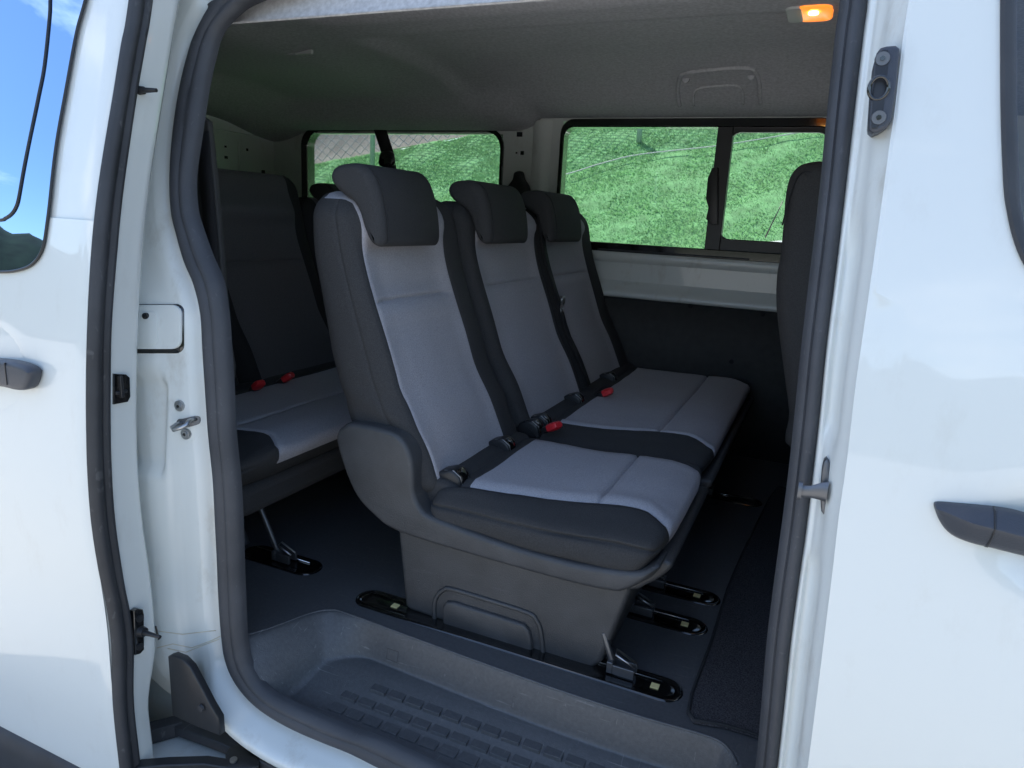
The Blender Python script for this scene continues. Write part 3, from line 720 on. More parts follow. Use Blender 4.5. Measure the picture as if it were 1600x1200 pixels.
# ledge under the window and dark trim card below
pf = [(YW+.01, FWz0+.012), (YW-.004, FWz0+.004), (YW-.012, FWz0-.01), (YW-.012, FWz0-.035), (YW-.004, FWz0-.045), (YW+.02, FWz0-.065), (YW+.03, FWz0-.10), (YW+.02, FWz0-.13), (YW-.02, FWz0-.165), (YW-.05, FWz0-.18), (YW-.07, FWz0-.19), (YW-.08, FWz0-.205), (YW-.075, FWz0-.22), (YW-.05, FWz0-.225)]
v, f = grid([[(x, y-.002, z) for y, z in pf] for x in (-3.25, -2, -1, 0, 1.2)]); link('window_ledge', v, f, 'jamb', van, solid=.003)
zt = FWz0-.222
v, f = grid([[(x, YW-.055, zt), (x, YW-.052, zt-.3), (x, YW-.05, 0)] for x in (-3.25, -1, 1.6)]); link('side_trim_panel', v, f, 'card', van, solid=.006)
for px, py in ((1079, 478), (1192, 491), (1143, 565)):
    q = onY(px, py, YW-.06); v, f = join(cyl(q, (0, -1, 0), .011, .002), cyl(q+Vector((0, -.002, 0)), (0, -1, 0), .006, .002)); link('trim_clip', v, f, 'black_fab', van, autos=40)
# --- headliner
rows = []
for i in range(121):
    x = -3.25+i*(3.25+1.4)/120; row = []
    zr = sst(-3.25, -2.75, x)
    for j in range(91):
        y = 1.415+j*(3.6-1.415)/90
        z = 1.73
        z -= .205*(1-sst(1.415, 1.75, y)**.8); z -= (1.73-FWz1-.005)*sst(2.9, 3.62, y)
        z -= .13*(1-zr)
        z -= .05*(1-sst(-2.2, -1.9, x))*sst(1.5, 2.0, y)*(1-sst(2.9, 3.3, y)) * .6
        z += .03*sst(-1.80, -1.70, x)*(sst(2.38, 2.48, y)*(1-sst(3.2, 3.45, y)) + (1-sst(2.12, 2.22, y))*sst(1.6, 1.75, y))
        z = max(z, 1.46)
        if x < -1.5: z = min(z, z-(z-(RWz1+.005))*sst(3.25, 3.6, y)*sst(-1.4, -1.6, x)) if z > RWz1 else z
        row.append((x, y, z))
    rows.append(row)
v, f = grid(rows, flip=True); v_head, f_head = v, f
hl = link('headliner', v, f, 'head', van)
a = [(1.475, 1.76), (1.47, 1.70), (1.46, 1.65), (1.448, 1.60), (1.436, 1.56), (1.427, 1.535), (1.421, 1.526), (1.424, 1.523), (1.435, 1.527)]
v, f = grid([[(x, y, z+.015*sst(-1.25, -1.7, x)*0) for y, z in a] for x in [-3.2+k*.1 for k in range(45)]]); link('header_trim', v, f, 'head', van)
# moulded grab recess over the front window
BH = BVHTree.FromPolygons([Vector(p) for p in v_head], f_head)
def hh(px, py):
    d = ray(px, py).normalized(); l = BH.ray_cast(CAM, d)[0]; return l if l is not None else onZ(px, py, 1.7)
pts = catmull([Vector(q) for q in ((1062, 164), (1059, 140), (1062, 122), (1072, 113), (1120, 107), (1165, 105), (1179, 110), (1186, 128), (1188, 162))], False, 5)
v, f = tube([hh(*p)-Vector((0, 0, .003)) for p in pts], .009, 8); gr = link('grab_recess', v, f, 'head', van)
pts = catmull([Vector(q) for q in ((1084, 164), (1084, 146), (1094, 137), (1120, 134), (1150, 133), (1160, 142), (1161, 162))], False, 5)
v, f = tube([hh(*p)-Vector((0, 0, .002)) for p in pts], .006, 8); link('moulded_edge', v, f, 'head', gr)
for px, py in ((1072, 124), (1174, 119)):
    q = hh(px, py); v, f = cyl(q, (0, -1, -.3), .016, .006, 20, .013); link('recess_cap', v, f, 'head', gr, autos=40)
# coat hook
q = hh(462, 84)
v, f = join(box(q.x-.06, q.x+.0, q.y-.014, q.y+.014, q.z-.006, q.z+.03)); ck = link('coat_hook', v, f, 'head', van, bevel=.003)
v, f = box(q.x+.001, q.x+.085, q.y-.010, q.y+.008, q.z-.005, q.z+.03); link('hook_tab', v, f, 'whiteplastic', ck, bevel=.003)
# ceiling lamp
q = onZ(1273, 14, 1.74)
lz = q.z
v, f = softprism(rrect(q.x-.045, q.x+.05, q.y-.08, q.y+.08, .03), lz-.016, lz+.03, .006, lambda u, w_, a: (u, w_, a), 3); lmp = link('ceiling_lamp', v, f, 'lamp', van)
v, f = softprism(rrect(q.x-.075, q.x-.03, q.y-.075, q.y+.075, .02), lz-.017, lz+.03, .004, lambda u, w_, a: (u, w_, a), 3); link('lamp_switch', v, f, 'whiteplastic', lmp)
v, f = cyl(q+Vector((.0, -.03, -.022)), (0, 0, 1), .014, .01, 20); link('bulb_glow', v, f, 'bulb', lmp)
# --- floor with the step well
WC = [(300, 1020), (340, 1005), (381, 993), (419, 982), (470, 963), (492, 956), (515, 953), (542, 958), (659, 1001), (850, 1070), (987, 1115), (1091, 1145), (1125, 1158), (1142, 1174), (1152, 1194)]
wc = [onZ(*p, 0) for p in WC]; wc = [Vector((p.x, p.y)) for p in wc] + [Vector((0, 1.25)), Vector((0, 1.0)), Vector((-1.35, 1.0))]
wcs = catmull(wc, True, 5)
def sdf(x, y):
    p = Vector((x, y)); best = 9; ins = False; n = len(wcs); nx = None
    for i in range(n):
        a = wcs[i-1]; b = wcs[i]; e = b-a; t = min(1, max(0, (p-a).dot(e)/max(e.length_squared, 1e-12)))
        c = a+e*t; d = (p-c).length
        if d < best: best = d; nx = c
        if (a.y > y) != (b.y > y) and x < (b.x-a.x)*(y-a.y)/(b.y-a.y)+a.x: ins = not ins
    return (best if ins else -best), nx
def well(x, y):
    d, c = sdf(x, y)
    if d <= 0: return 0 if d > -.05 else 0
    wdt = .022+.11*sst(-.98, -1.22, x)
    dep = .095+.05*sst(1.42, 1.25, y)
    t = d/wdt; k = .16
    if t < k: g = t*t/(2*k)
    elif t < 1: g = t-k/2
    elif t < 1+k: g = 1-k/2+(k*k-(1+k-t)**2)/(2*k)
    else: g = 1
    return -dep*min(1, g)
xs = [-1.45+k*.0072 for k in range(211)]; ys = [1.208]
while ys[-1] < 1.52: ys.append(ys[-1]+(.0024 if 1.37 < ys[-1] < 1.455 else .008))
rows = [[(x, y, well(x, y)) for y in ys] for x in xs]
v, f = grid(rows, flip=True)
f = [q for q in f if not (v[q[0]][1] < 1.285 and v[q[0]][0] < -1.312+.9*(1.285-v[q[0]][1]))]
ye = ys[-1]
F2 = grid([[(x, y, 0) for y in (ye, 2.2, 3.58)] for x in (xs[0], xs[-1])], flip=True)
F3 = grid([[(x, y, 0) for y in (1.30, ye, 3.58)] for x in (-3.25, xs[0])], flip=True)
F4 = grid([[(x, y, 0) for y in (1.30, ye, 3.58)] for x in (xs[-1], 1.75)], flip=True)
v, f = join((v, f), F2, F3, F4)
fl = link('cabin_floor', v, f, 'vinyl', van)
fl.name = 'cabin_floor'
v, f = tube([Vector((q.x, q.y, -.0008)) for q in catmull([Vector((p.x, p.y, 0)) for p in wc[2:-3]], False, 6)], .0032, 8); link('step_edge', v, f, 'vinyl', fl)
# tread squares
V, Fc = [], []
for r_ in range(3):
    for c in range(17):
        y = 1.352-.040*r_; x = -.965+.054*c-.010*r_
        if r_ == 3 and c > 20: continue
        if r_ in (0, 3) and c < 1: continue
        zt = well(x, y)
        V, Fc = join((V, Fc), box(x-.0225, x+.0225, y-.0165, y+.0165, zt-.01, zt+.0032))
link('step_tread', V, Fc, 'vinyl', fl, bevel=.0008, seg=2)
V, Fc = [], []
for (px, py) in ((613, 1025), (811, 1100)):
    q = onY(px, py, 1.412)
    pts = [(q.x-.017, q.z-.012), (q.x+.017, q.z-.012), (q.x+.017, q.z+.016), (q.x-.017, q.z+.016)]
    V, Fc = tube([Vector((a, 1.418-(.045-b-.095)*.15 if False else 1.4125+(b+.05)*.22, b)) for a, b in pts], .0008, 5, closed=True)
    link('moulded_square', V, Fc, 'black', fl)
# floor anchor rails
def anchor(x0, x1, y, hw, tags, bright=True):
    n = 12; P = []
    for k in range(n+1): t = -pi/2+pi*k/n; P.append(Vector((x1-hw+hw*cos(t), y+hw*sin(t))))
    for k in range(n+1): t = pi/2+pi*k/n; P.append(Vector((x0+hw+hw*cos(t), y+hw*sin(t))))
    rows = []
    for ins, z in ((-.006, .0005), (-.003, .004), (.001, .005), (.004, .003), (.008, -.0), (.016, .0015), (.03, .0012)): rows.append([(q.x, q.y, z) for q in (inset(P, ins))])
    v, f = grid(rows, close_v=True, flip=True); f.append(tuple(range((len(rows)-1)*len(P), len(rows)*len(P))))
    o = link('floor_anchor', v, f, 'gloss', van, autos=60)
    for tx in tags:
        v, f = box(tx-.010, tx+.010, y-.010, y+.009, .0015, .004); link('tag', v, f, 'yellow', o, smooth=False)
    v, f = tube([(x0+.02, y+hw*.55, .004), (x1-.05, y+hw*.55, .004)], .002, 6); link('chrome_edge', v, f, 'chrome', o)
    return o
anchor(-1.115, -.18, 1.545, .042, [onZ(1024, 1071, 0).x, onZ(627, 940, 0).x-.0])
anchor(-.60, -.17, 1.86, .040, [onZ(1067, 984, 0).x]); anchor(-.60, -.16, 2.04, .038, [onZ(1085, 942, 0).x]); anchor(-.4, -.115, 2.93, .04, [])
anchor(-1.60, -1.315, 1.60, .045, [])
anchor(-2.2, -1.7, 2.9, .04, [])

# ================================================================== SEATS
SEAM = [(.30, -.87), (.36, -.885), (.41, -.905), (.435, -.918), (.482, -.937), (.554, -.972), (.621, -1.018), (.67, -1.036), (.75, -1.064), (.851, -1.105), (.947, -1.14), (1.03, -1.158), (1.092, -1.168), (1.13, -1.183), (1.2, -1.2)]
REAR = [(.30, -1.10), (.40, -1.13), (.52, -1.16), (.592, -1.188), (.696, -1.226), (.852, -1.257), (.971, -1.280), (1.063, -1.285), (1.10, -1.285), (1.2, -1.285)]
def sm(T, z): return sum(interp(T, z+k*.012) for k in range(-3, 4))/7
def backrest(parent, y0, y1, dx=0, ztop=1.145, zbot=.35, seedv=0, sw=.055, swr=None, zseam=.86, pm=('dark', 'light'), lean=0):
    T = .17; yc = (y0+y1)/2; p0, p1 = y0+sw, y1-(swr or sw+.02)
    def fmap(P, n, p):
        t, y, z = P
        fr = sm(SEAM, z)+.035; re = sm(REAR, z); th = fr-re
        x = re+(t/T)*th
        ns = 0
        if n.x > .3:
            e = min(p.y-p0, p1-p.y)
            x -= .017*sst(-.035, .06, e); x += .008*exp(-((z-.62)/.10)**2)*sst(0, .1, e) + .045*exp(-((z-1.075)/.055)**2)*sst(-.02, .04, e)      # lumbar swell
            x += groove(e, .0015)
            if p0-.003 < p.y < p1+.003: x += (groove(p.z-zseam, .010, .0045)+.008*exp(-((p.z-zseam+.035)/.025)**2))*sst(-.005, .05, e)-.010*exp(-((p.z-zseam-.04)/.03)**2)*sst(.02, .08, e)
            x += groove(p.y-y0-.012, .0)
        # side seams
        yy = y
        if abs(n.y) > .3: yy += (1 if n.y > 0 else -1)*(.004*sst(.75, .5, z)*sin(z*70+x*30+3*nz(x*5, y, z*5, seedv))*sst(.36, .5, z) + groove(p.x-T*.66, .004, .004) + .005*sst(0, T/2, min(p.x, T-p.x)) + .004*nz(x*9, y*2, z*7, seedv) - .006*sst(.55, .42, z)*abs(nz(x*14, 1, z*18, seedv)))
        x += .003*nz(y*8, z*6, 3, seedv)
        # shoulders: drop toward the sides at the top
        s = abs(y-yc)/((y1-y0)/2); zz = z-.028*sst(.75, 1, s)*sst(ztop-.2, ztop, z)
        return (x+dx+lean*(z-.4), yy, zz)
    def fmat(c, ax, side):
        if ax == 0 and side == 1 and p0 < c.y < p1: return 1
        if ax == 2 and side == 1 and p0 < c.y < p1 and c.x > T*.3: return 1
        return 0
    ls = [lines(0, T, .05, .02, [T*.66]), lines(y0, y1, .05, .03, [p0, p1]), lines(zbot, ztop, .05, .018, [zseam])]
    o = softbox('backrest', ls, .05, fmap, fmat, pm, parent)
    return o
HP = [(-1.11, 1.213), (-1.08, 1.19), (-1.06, 1.15), (-1.047, 1.10), (-1.04, 1.05), (-1.042, 1.02), (-1.056, 1.008), (-1.078, 1.02), (-1.098, 1.055), (-1.112, 1.092), (-1.132, 1.118), (-1.158, 1.132), (-1.188, 1.152), (-1.203, 1.178), (-1.19, 1.205), (-1.15, 1.215)]
def headrest(parent, y0, y1, dx=0, m='dark', dz=0, pts=None):
    P = catmull([Vector((a+dx, b+dz)) for a, b in (pts or HP)], True, 5)
    yc = (y0+y1)/2
    v, f = softprism(P, y0, y1, .022, lambda u, w_, a: (u-.022*(abs(a-yc)/((y1-y0)/2))**2.5, a, w_-.03*((a-y0)/(y1-y0))*0), seg=6)
    # add sections for smoothness across the width
    o = link('headrest', v, f, m, parent)
    sv, sf = [], []
    for y in (y0+.022,):
        Q = inset(P, .002)
        sv, sf = tube([Vector((q.x, y, q.y)) for q in inset(P, .0085)], .0016, 5, closed=True)
    link('headrest_seam', sv, sf, 'black_fab', o)
    for e in (-.07, .07):
        V, F = tube([(-1.16+dx, yc+e, 1.16+dz), (-1.17+dx, yc+e, 1.08+dz)], .007, 10); link('headrest_post', V, F, 'steel', o)
    return o
def cushion(parent, y0, y1, dx=0, panels=None, xb=-.88, xf=-.252, zb=.285, zt=.385, seedv=0, mats=('dark', 'light'), stitch=-.45, warp=True):
    panels = panels or [(y0+.05, y1-.05)]
    ex_ = [q for p in panels for q in p]
    def fmap(P, n, p):
        x, y, z = P
        up = max(0, n.z)
        cr = .018*sst(0, .12, min(y-y0, y1-y))*sst(0, .1, min(x-xb, xf-x))
        fz = .012*sst(-.62, -.32, x)
        z2 = z+(cr+fz)*sst(zb, zt, z)
        if up > .2:
            for e in ex_: z2 += groove(p.y-e, .006, .005)
            if any(a_ < p.y < b_ for a_, b_ in panels): z2 += groove(p.x-stitch, .010, .0045)
            z2 += .004*nz(x*7, y*7, 1, seedv)+.0015*nz(x*25, y*22, 1, seedv)
            for e in ex_: z2 += .007*exp(-((abs(p.y-e)-.022)/.016)**2)
        # seam along the side edge
        if n.y < -.2 or n.y > .2:
            z2 += 0; y += (-1 if n.y < 0 else 1)*(.008*sst(zb, zb+.06, z)*sst(zt, zt-.06, z)+.006*nz(x*6, 2, z*14, seedv)+groove(p.z-zt+.03, .007, .004))
        w2 = 0
        if warp: w2 = (.07*sst(-.85, -.35, x)-.05*sst(-.34, -.24, x))*sst(0, .05, y-y0)*(1-sst(.1, .3, y-y0))
        x2 = x+ (.012*sst(0, .15, min(y-y0, y1-y)) if n.x > .3 else 0) - .05*(1-sst(zb, zt, z))*sst(-.4, -.25, x)
        return (x2+dx, y+w2, z2)
    def fmat(c, ax, side):
        if (ax == 2 and side == 1) or (ax == 0 and side == 1 and c.z > zb+.055):
            for a, b in panels:
                if a < c.y < b and c.x > xb+.09: return 1
        return 0
    ls = [lines(xb, xf, .045, .025, [stitch, xb+.09]), lines(y0, y1, .045, .028, ex_), lines(zb, zt, .045, .02, [zt-.03])]
    return softbox('seat_cushion', ls, .045, fmap, fmat, mats, parent)
def isofix(parent, y, x=-.85, z=.402, dx=0):
    P = [Vector((x+a+dx, z+b)) for a, b in ((-.045, .008), (-.02, .022), (.005, .028), (.028, .012), (.034, -.012), (.03, -.03), (-.04, -.03))]
    v, f = softprism(catmull(P, True, 4), y-.031, y+.031, .008, XZ, 3); o = link('isofix_cover', v, f, 'black', parent)
    P = [Vector((x+a+dx, z+b)) for a, b in ((.012, .026), (.03, .014), (.0375, -.012), (.034, -.018), (.026, .008), (.01, .02))]
    v, f = softprism(P, y-.018, y+.018, .001, XZ, 2); link('isofix_flap', v, f, 'gloss', o, autos=40)
    v, f = tube([(x+dx-.02, y-.024, z+.0235), (x+dx+.008, y-.025, z+.027), (x+dx+.03, y-.025, z+.013), (x+dx+.036, y-.022, z-.014), (x+dx+.036, y+.022, z-.014)], .0012, 6); link('cover_rim', v, f, 'steel', o)
def bar_pad(parent, y0, y1, dx=0):       # fabric roll between cushion and backrest, carrying the anchor covers
    P = catmull([Vector((-.91+dx, .40)), Vector((-.87+dx, .405)), Vector((-.83+dx, .395)), Vector((-.81+dx, .36)), Vector((-.83+dx, .31)), Vector((-.93+dx, .31)), Vector((-.94+dx, .38))], True, 5)
    v, f = softprism(P, y0, y1, .02, XZ, 4); return link('anchor_pad', v, f, 'dark', parent)
def buckle(parent, x, y, z, dirv, m='red', dx=0):
    p = Vector((x+dx, y, z)); d = Vector(dirv).normalized(); s = Vector((0, 0, 1)).cross(d).normalized(); u = d.cross(s)
    rows = []
    for t, w_, h_ in ((0, .015, .009), (.008, .018, .012), (.05, .019, .013), (.064, .018, .012), (.068, .015, .008)):
        rows.append([p+d*t+s*a*w_+u*b*h_ for a, b in ((-1, -.6), (-.6, -1), (.6, -1), (1, -.6), (1, .6), (.6, 1), (-.6, 1), (-1, .6))])
    v, f = grid(rows, close_v=True); f += [tuple(range(7, -1, -1)), tuple(range(len(v)-8, len(v)))]
    o = link('belt_buckle', v, f, 'black', parent, autos=40)
    rows = []
    for t, w_, h_ in ((.03, .0195, .0135), (.048, .0205, .0145), (.068, .0195, .0125), (.073, .016, .008)):
        rows.append([p+d*t+s*a*w_+u*b*h_ for a, b in ((-1, -.6), (-.6, -1), (.6, -1), (1, -.6), (1, .6), (.6, 1), (-.6, 1), (-1, .6))])
    v, f = grid(rows, close_v=True); f += [tuple(range(7, -1, -1)), tuple(range(len(v)-8, len(v)))]
    link('release_button', v, f, m, o, autos=40)

# --- near single seat
GRP = 'grey cloth seats of the middle row'
s1 = thing('single_seat', 'single grey cloth seat nearest the open door, with grey plastic side cover', 'seat', (-.7, 1.82, 0), GRP)
Y10, Y11 = 1.535, 2.12
backrest(s1, Y10, Y11, seedv=1, sw=.03, swr=.13)
headrest(s1, 1.55, 1.865)
cushion(s1, Y10-.025, Y11, seedv=1, panels=[(Y10+.045, Y11-.06)], zb=.27)
bar_pad(s1, Y10+.02, Y11-.02)
isofix(s1, 1.61); isofix(s1, 1.93)
TR = [(526, 690), (528, 674), (536, 666), (548, 661), (585, 667), (617, 677), (634, 694), (644, 720), (646, 748), (648, 773), (660, 797), (686, 812), (789, 850), (892, 879), (961, 891), (1000, 893), (1024, 884), (1030, 890), (1012, 906), (975, 923), (954, 924), (892, 911), (755, 873), (624, 832), (583, 804), (556, 773), (538, 732)]
tr = [Vector((onY(*p, 1.50).x, onY(*p, 1.50).z)) for p in TR]
trc = catmull(tr, True, 4)
rows = []
for d, y in ((0, 1.60), (0, 1.535), (.003, 1.518), (.008, 1.508), (.014, 1.503), (.022, 1.50), (.03, 1.4995)):
    rows.append([(q.x, y, q.y) for q in (inset(trc, d) if d else trc)])
v, f = softprism(trc, 1.495, 1.60, .014, XZ, 5)
link('side_cover', v, f, 'plastic', s1)
# pan under the cushion, from the cover's rail across the seat
P = catmull([Vector(q) for q in ((-1.0, .30), (-.6, .295), (-.35, .30), (-.26, .335), (-.235, .32), (-.29, .26), (-.36, .235), (-.7, .235), (-1.0, .255))], True, 4)
v, f = softprism(P, 1.545, 2.10, .01, XZ, 3); link('seat_pan', v, f, 'plastic', s1)
# base box with the embossed arch
BX = [(620, 825), (632, 948), (640, 955), (900, 1044), (925, 1046), (940, 1036), (960, 985), (985, 925), (980, 905), (800, 865)]
yb = 1.548
bx = [Vector((onY(*p, yb).x, onY(*p, yb).z)) for p in BX]
v, f = softprism(bx, yb, 2.04, .016, XZ, 5); base = link('base_box', v, f, 'plastic', s1, autos=50)
arch = [(680, 978), (679, 945), (684, 930), (694, 921), (706, 920), (760, 936), (825, 957), (838, 968), (845, 985), (850, 1027)]
ap = [onY(*p, yb) for p in arch]
v, f = tube([Vector((p.x, yb-.001, p.z)) for p in catmull(ap, False, 4)], .0065, 8); link('moulded_arch', v, f, 'plastic', base)
arch = [(694, 985), (694, 945), (700, 938), (712, 939), (820, 973), (828, 982), (833, 1000), (834, 1022), (800, 1012), (740, 992)]
ap = [Vector((onY(*p, yb).x, onY(*p, yb).z)) for p in arch]
v, f = softprism(ap, yb-.012, yb+.01, .008, XZ, 3); link('moulded_pad', v, f, 'plastic', base, autos=50)
# front feet
def foot(parent, x, y, dx=0, rise=.16, back=-.06):
    a = Vector((x+dx, y, .006))
    v, f = join(box(a.x-.05, a.x-.035, y-.02, y+.02, .005, .035), box(a.x-.035, a.x+.02, y-.02, y-.012, .005, .03), box(a.x-.035, a.x+.02, y+.012, y+.02, .005, .03), tube([a+Vector((-.04, 0, .02)), a+Vector((-.04+back*.4, .0, .02+rise*.4)), a+Vector((-.04+back, .0, .02+rise))], .009, 8))
    o = link('floor_foot', v, f, 'dsteel', parent, bevel=.0015, seg=2)
    v, f = tube([a+Vector((.02, -.01, .028)), a+Vector((-.03, -.012, .05)), a+Vector((-.035, .012, .05)), a+Vector((.02, .01, .028))], .003, 6); link('latch_wire', v, f, 'steel', o)
foot(s1, -.315, 1.555, rise=.075, back=-.03); foot(s1, -.34, 1.86, rise=.24, back=-.09)
buckle(s1, -.80, 2.145, .405, (.75, -.25, .45))

# --- double seat beyond it
s2 = thing('double_seat', 'double grey cloth bench seat beyond the single seat, by the far window', 'seat', (-.7, 2.82, 0), GRP)
Y20, Y21, Y31 = 2.14, 2.80, 3.54
backrest(s2, Y20, Y21, seedv=2, sw=.075, swr=.055); backrest(s2, Y21+.01, Y31, seedv=3, sw=.065, swr=.17)
headrest(s2, 2.18, 2.54); headrest(s2, 2.79, 3.18)
cushion(s2, Y20, Y31, seedv=5, panels=[(2.27, 3.40)])
bar_pad(s2, Y20+.02, Y31-.02)
for y in (2.17, 2.25, 2.62, 3.1): isofix(s2, y)
buckle(s2, -.80, 2.74, .40, (.8, .1, .4))
P = catmull([Vector(q) for q in ((-1.0, .30), (-.6, .295), (-.35, .30), (-.26, .335), (-.235, .32), (-.29, .26), (-.36, .235), (-.7, .235), (-1.0, .255))], True, 4)
v, f = softprism(P, 2.16, 3.44, .01, XZ, 3); link('seat_pan', v, f, 'plastic', s2)
v, f = box(-.95, -.45, 2.3, 3.3, .05, .25); link('seat_frame', v, f, 'black', s2, bevel=.01)
foot(s2, -.345, 2.04, rise=.26); foot(s2, -.33, 2.93, rise=.22)
for x in (-.9, -.5):
    v, f = tube([(x, 2.2, .25), (x-.05, 2.2, .02)], .014, 8); link('leg', v, f, 'dsteel', s2)
    v, f = tube([(x, 3.2, .25), (x-.05, 3.2, .02)], .014, 8); link('leg', v, f, 'dsteel', s2)
# seat belt lying down the middle backrests
xb_ = lambda z: sm(SEAM, z)+.035+.012
pth = [(xb_(z)+.004, 2.80+.02*k/14, z) for k, z in enumerate([1.12-.05*k for k in range(15)])]
v, f = ribbon(pth, (.0, 1, 0), .048, .003)
bl = tag(link('seat_belt', v, f, 'belt'), 'black seat belt lying between the two far seat backs of the middle row', 'seat belt')
z = .74; q = Vector((xb_(z)+.01, 2.815, z)); v, f = join(tube([q+Vector((0, a, b)) for a, b in ((-.015, -.02), (.015, -.02), (.015, .02), (-.015, .02))], .003, 6, closed=True), box(q.x-.004, q.x+.006, q.y-.017, q.y+.017, q.z+.018, q.z+.05))
link('belt_tongue', v, f, 'steel', bl)

# --- rear bench (three places)
s3 = thing('rear_bench', 'dark rear bench seat seen behind the single seat, mostly in shadow', 'seat', (-1.9, 2.45, 0))
DX = -1.16
backrest(s3, 1.44, 2.06, dx=DX, seedv=7, sw=.07, pm=('black_fab', 'rear_shade_cloth')); backrest(s3, 2.08, 2.74, dx=DX, seedv=8, sw=.07, pm=('black_fab', 'rear_shade_cloth'), ztop=1.235); backrest(s3, 2.76, 3.46, dx=DX, seedv=9, sw=.07, pm=('black_fab', 'rear_shade_cloth'))  # backrests take darker fabrics than the cushion, shade put into the colour
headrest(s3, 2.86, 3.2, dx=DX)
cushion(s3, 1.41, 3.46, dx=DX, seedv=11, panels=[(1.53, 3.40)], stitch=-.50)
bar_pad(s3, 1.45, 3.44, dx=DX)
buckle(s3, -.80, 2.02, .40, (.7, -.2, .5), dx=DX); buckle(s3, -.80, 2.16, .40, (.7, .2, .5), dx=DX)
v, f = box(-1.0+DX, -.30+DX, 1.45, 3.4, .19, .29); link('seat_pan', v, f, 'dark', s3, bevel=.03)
foot(s3, -.27, 1.60, dx=DX, rise=.24, back=-.12)
v, f = join(tube([(-1.60, 1.60, .02), (-1.75, 1.62, .25)], .012, 8), tube([(-2.1, 1.62, .02), (-2.0, 1.62, .25)], .014, 8), tube([(-1.62, 2.9, .02), (-1.75, 2.9, .25)], .014, 8)); link('leg_frame', v, f, 'dsteel', s3)

# --- front seat, only its back edge shows beside the pillar
s4 = thing('front_seat', 'dark grey front seat back showing beside the right-hand door pillar', 'seat', (.1, 2.3, 0))
SB = [(1213, 480), (1214, 430), (1219, 400), (1224, 350), (1227, 310), (1233, 280), (1245, 262), (1262, 254), (1290, 252), (1330, 262), (1370, 300), (1370, 700), (1236, 700), (1233, 645), (1222, 560)]
P = [Vector((onY(*p, 2.2).x, onY(*p, 2.2).z)) for p in SB]
v, f = softprism(catmull(P, True, 4), 2.16, 3.42, .05, XZ, 6); sb = link('backrest', v, f, 'dark', s4)  # unseen far part widened to block light from the cabin front
sp = [onY(*p, 2.16) for p in ((1222, 352), (1236, 300), (1247, 276), (1262, 268), (1290, 280))]
v, f = tube(catmull([p+Vector((.0, .006, 0)) for p in sp], False, 5), .0022, 5); link('backrest_seam', v, f, 'black_fab', sb)
v, f = box(.12, .62, 2.16, 3.42, .3, .44); link('seat_cushion', v, f, 'dark', s4, bevel=.03)
v, f = box(.16, .58, 2.2, 3.38, .0, .3); link('seat_base', v, f, 'black', s4, bevel=.02)

# --- hanging belt in front of the rear window
def hang(pts, w_, name, label, y=2.95):
    P = [onY(px, py, y) for px, py in pts]
    v, f = ribbon([tuple(p) for p in P], (.9, .3, 0), w_, .003); return tag(link(name, v, f, 'belt'), label, 'seat belt')
hb_ = hang([(594, 203), (600, 222), (606, 240), (609, 262), (611, 300)], .062, 'hanging_belt', 'black seat belt hanging from the roof in front of the rear side window')
q = onY(606, 248, 2.93); v, f = softprism(catmull([Vector((q.x+a, q.z+b)) for a, b in ((-.035, -.035), (-.04, .0), (-.025, .03), (.02, .035), (.038, .0), (.03, -.035))], True, 3), 2.91, 2.94, .008, XZ, 3); link('belt_buckle', v, f, 'gloss', hb_)
# rear near-side trim with belt, just inside the opening
P = [onY(px, py, 1.45) for px, py in ((240, 175), (316, 183), (326, 205), (331, 250), (337, 310), (345, 400), (350, 470), (356, 540), (361, 590), (330, 640), (240, 640))]
v, f = softprism(catmull([Vector((p.x, p.z)) for p in P], True, 3), 1.45, 1.47, .006, XZ, 3); link('quarter_trim', v, f, 'card', van)
pth = [tuple(onY(px, py, 1.44)) for px, py in ((316, 205), (324, 300), (331, 400), (338, 480), (345, 560), (350, 620), (352, 700))]
v, f = ribbon(pth, (1, 0, 0), .045, .003); tag(link('seat_belt', v, f, 'belt'), 'black seat belt running down just inside the left edge of the door opening', 'seat belt')

# --- floor mat
MP = [(1083, 1128), (1073, 1113), (1078, 1085), (1110, 1000), (1135, 920), (1165, 850), (1200, 780), (1215, 760)]
mp = [onZ(*p, .008) for p in MP]; mp = [Vector((p.x, p.y)) for p in mp] + [Vector((.6, 2.95)), Vector((.6, 1.47)), Vector((.1, 1.462)), Vector((-.02, 1.47)), Vector((-.07, 1.468))]
P = mp
v, f = softprism(P, .001, .011, .004, lambda u, w_, a: (u, w_, a+.002*nz(u*9, w_*9, 0)), seg=3)
mt = tag(link('floor_mat', v, f, 'carpet'), 'black carpet mat on the cabin floor ahead of the seats', 'mat')
v, f = tube([Vector((q.x, q.y, .010)) for q in inset(P, .004)], .0045, 6, closed=True); link('mat_binding', v, f, 'black_fab', mt)

# ================================================================== OUTSIDE
def plain(name, v, f, m, kind='structure', **k):
    o = link(name, v, f, m, **k); o['kind'] = kind; return o
M['asphalt'] = mat('asphalt', (.33, .32, .30), .9, nscale=60, namp=.2, bump=.5, bscale=80)
v, f = grid([[(x, y, -.6) for y in (-400, 0, 400)] for x in (-400, 0, 400)], flip=True)
plain('ground', v, f, 'asphalt', smooth=False)
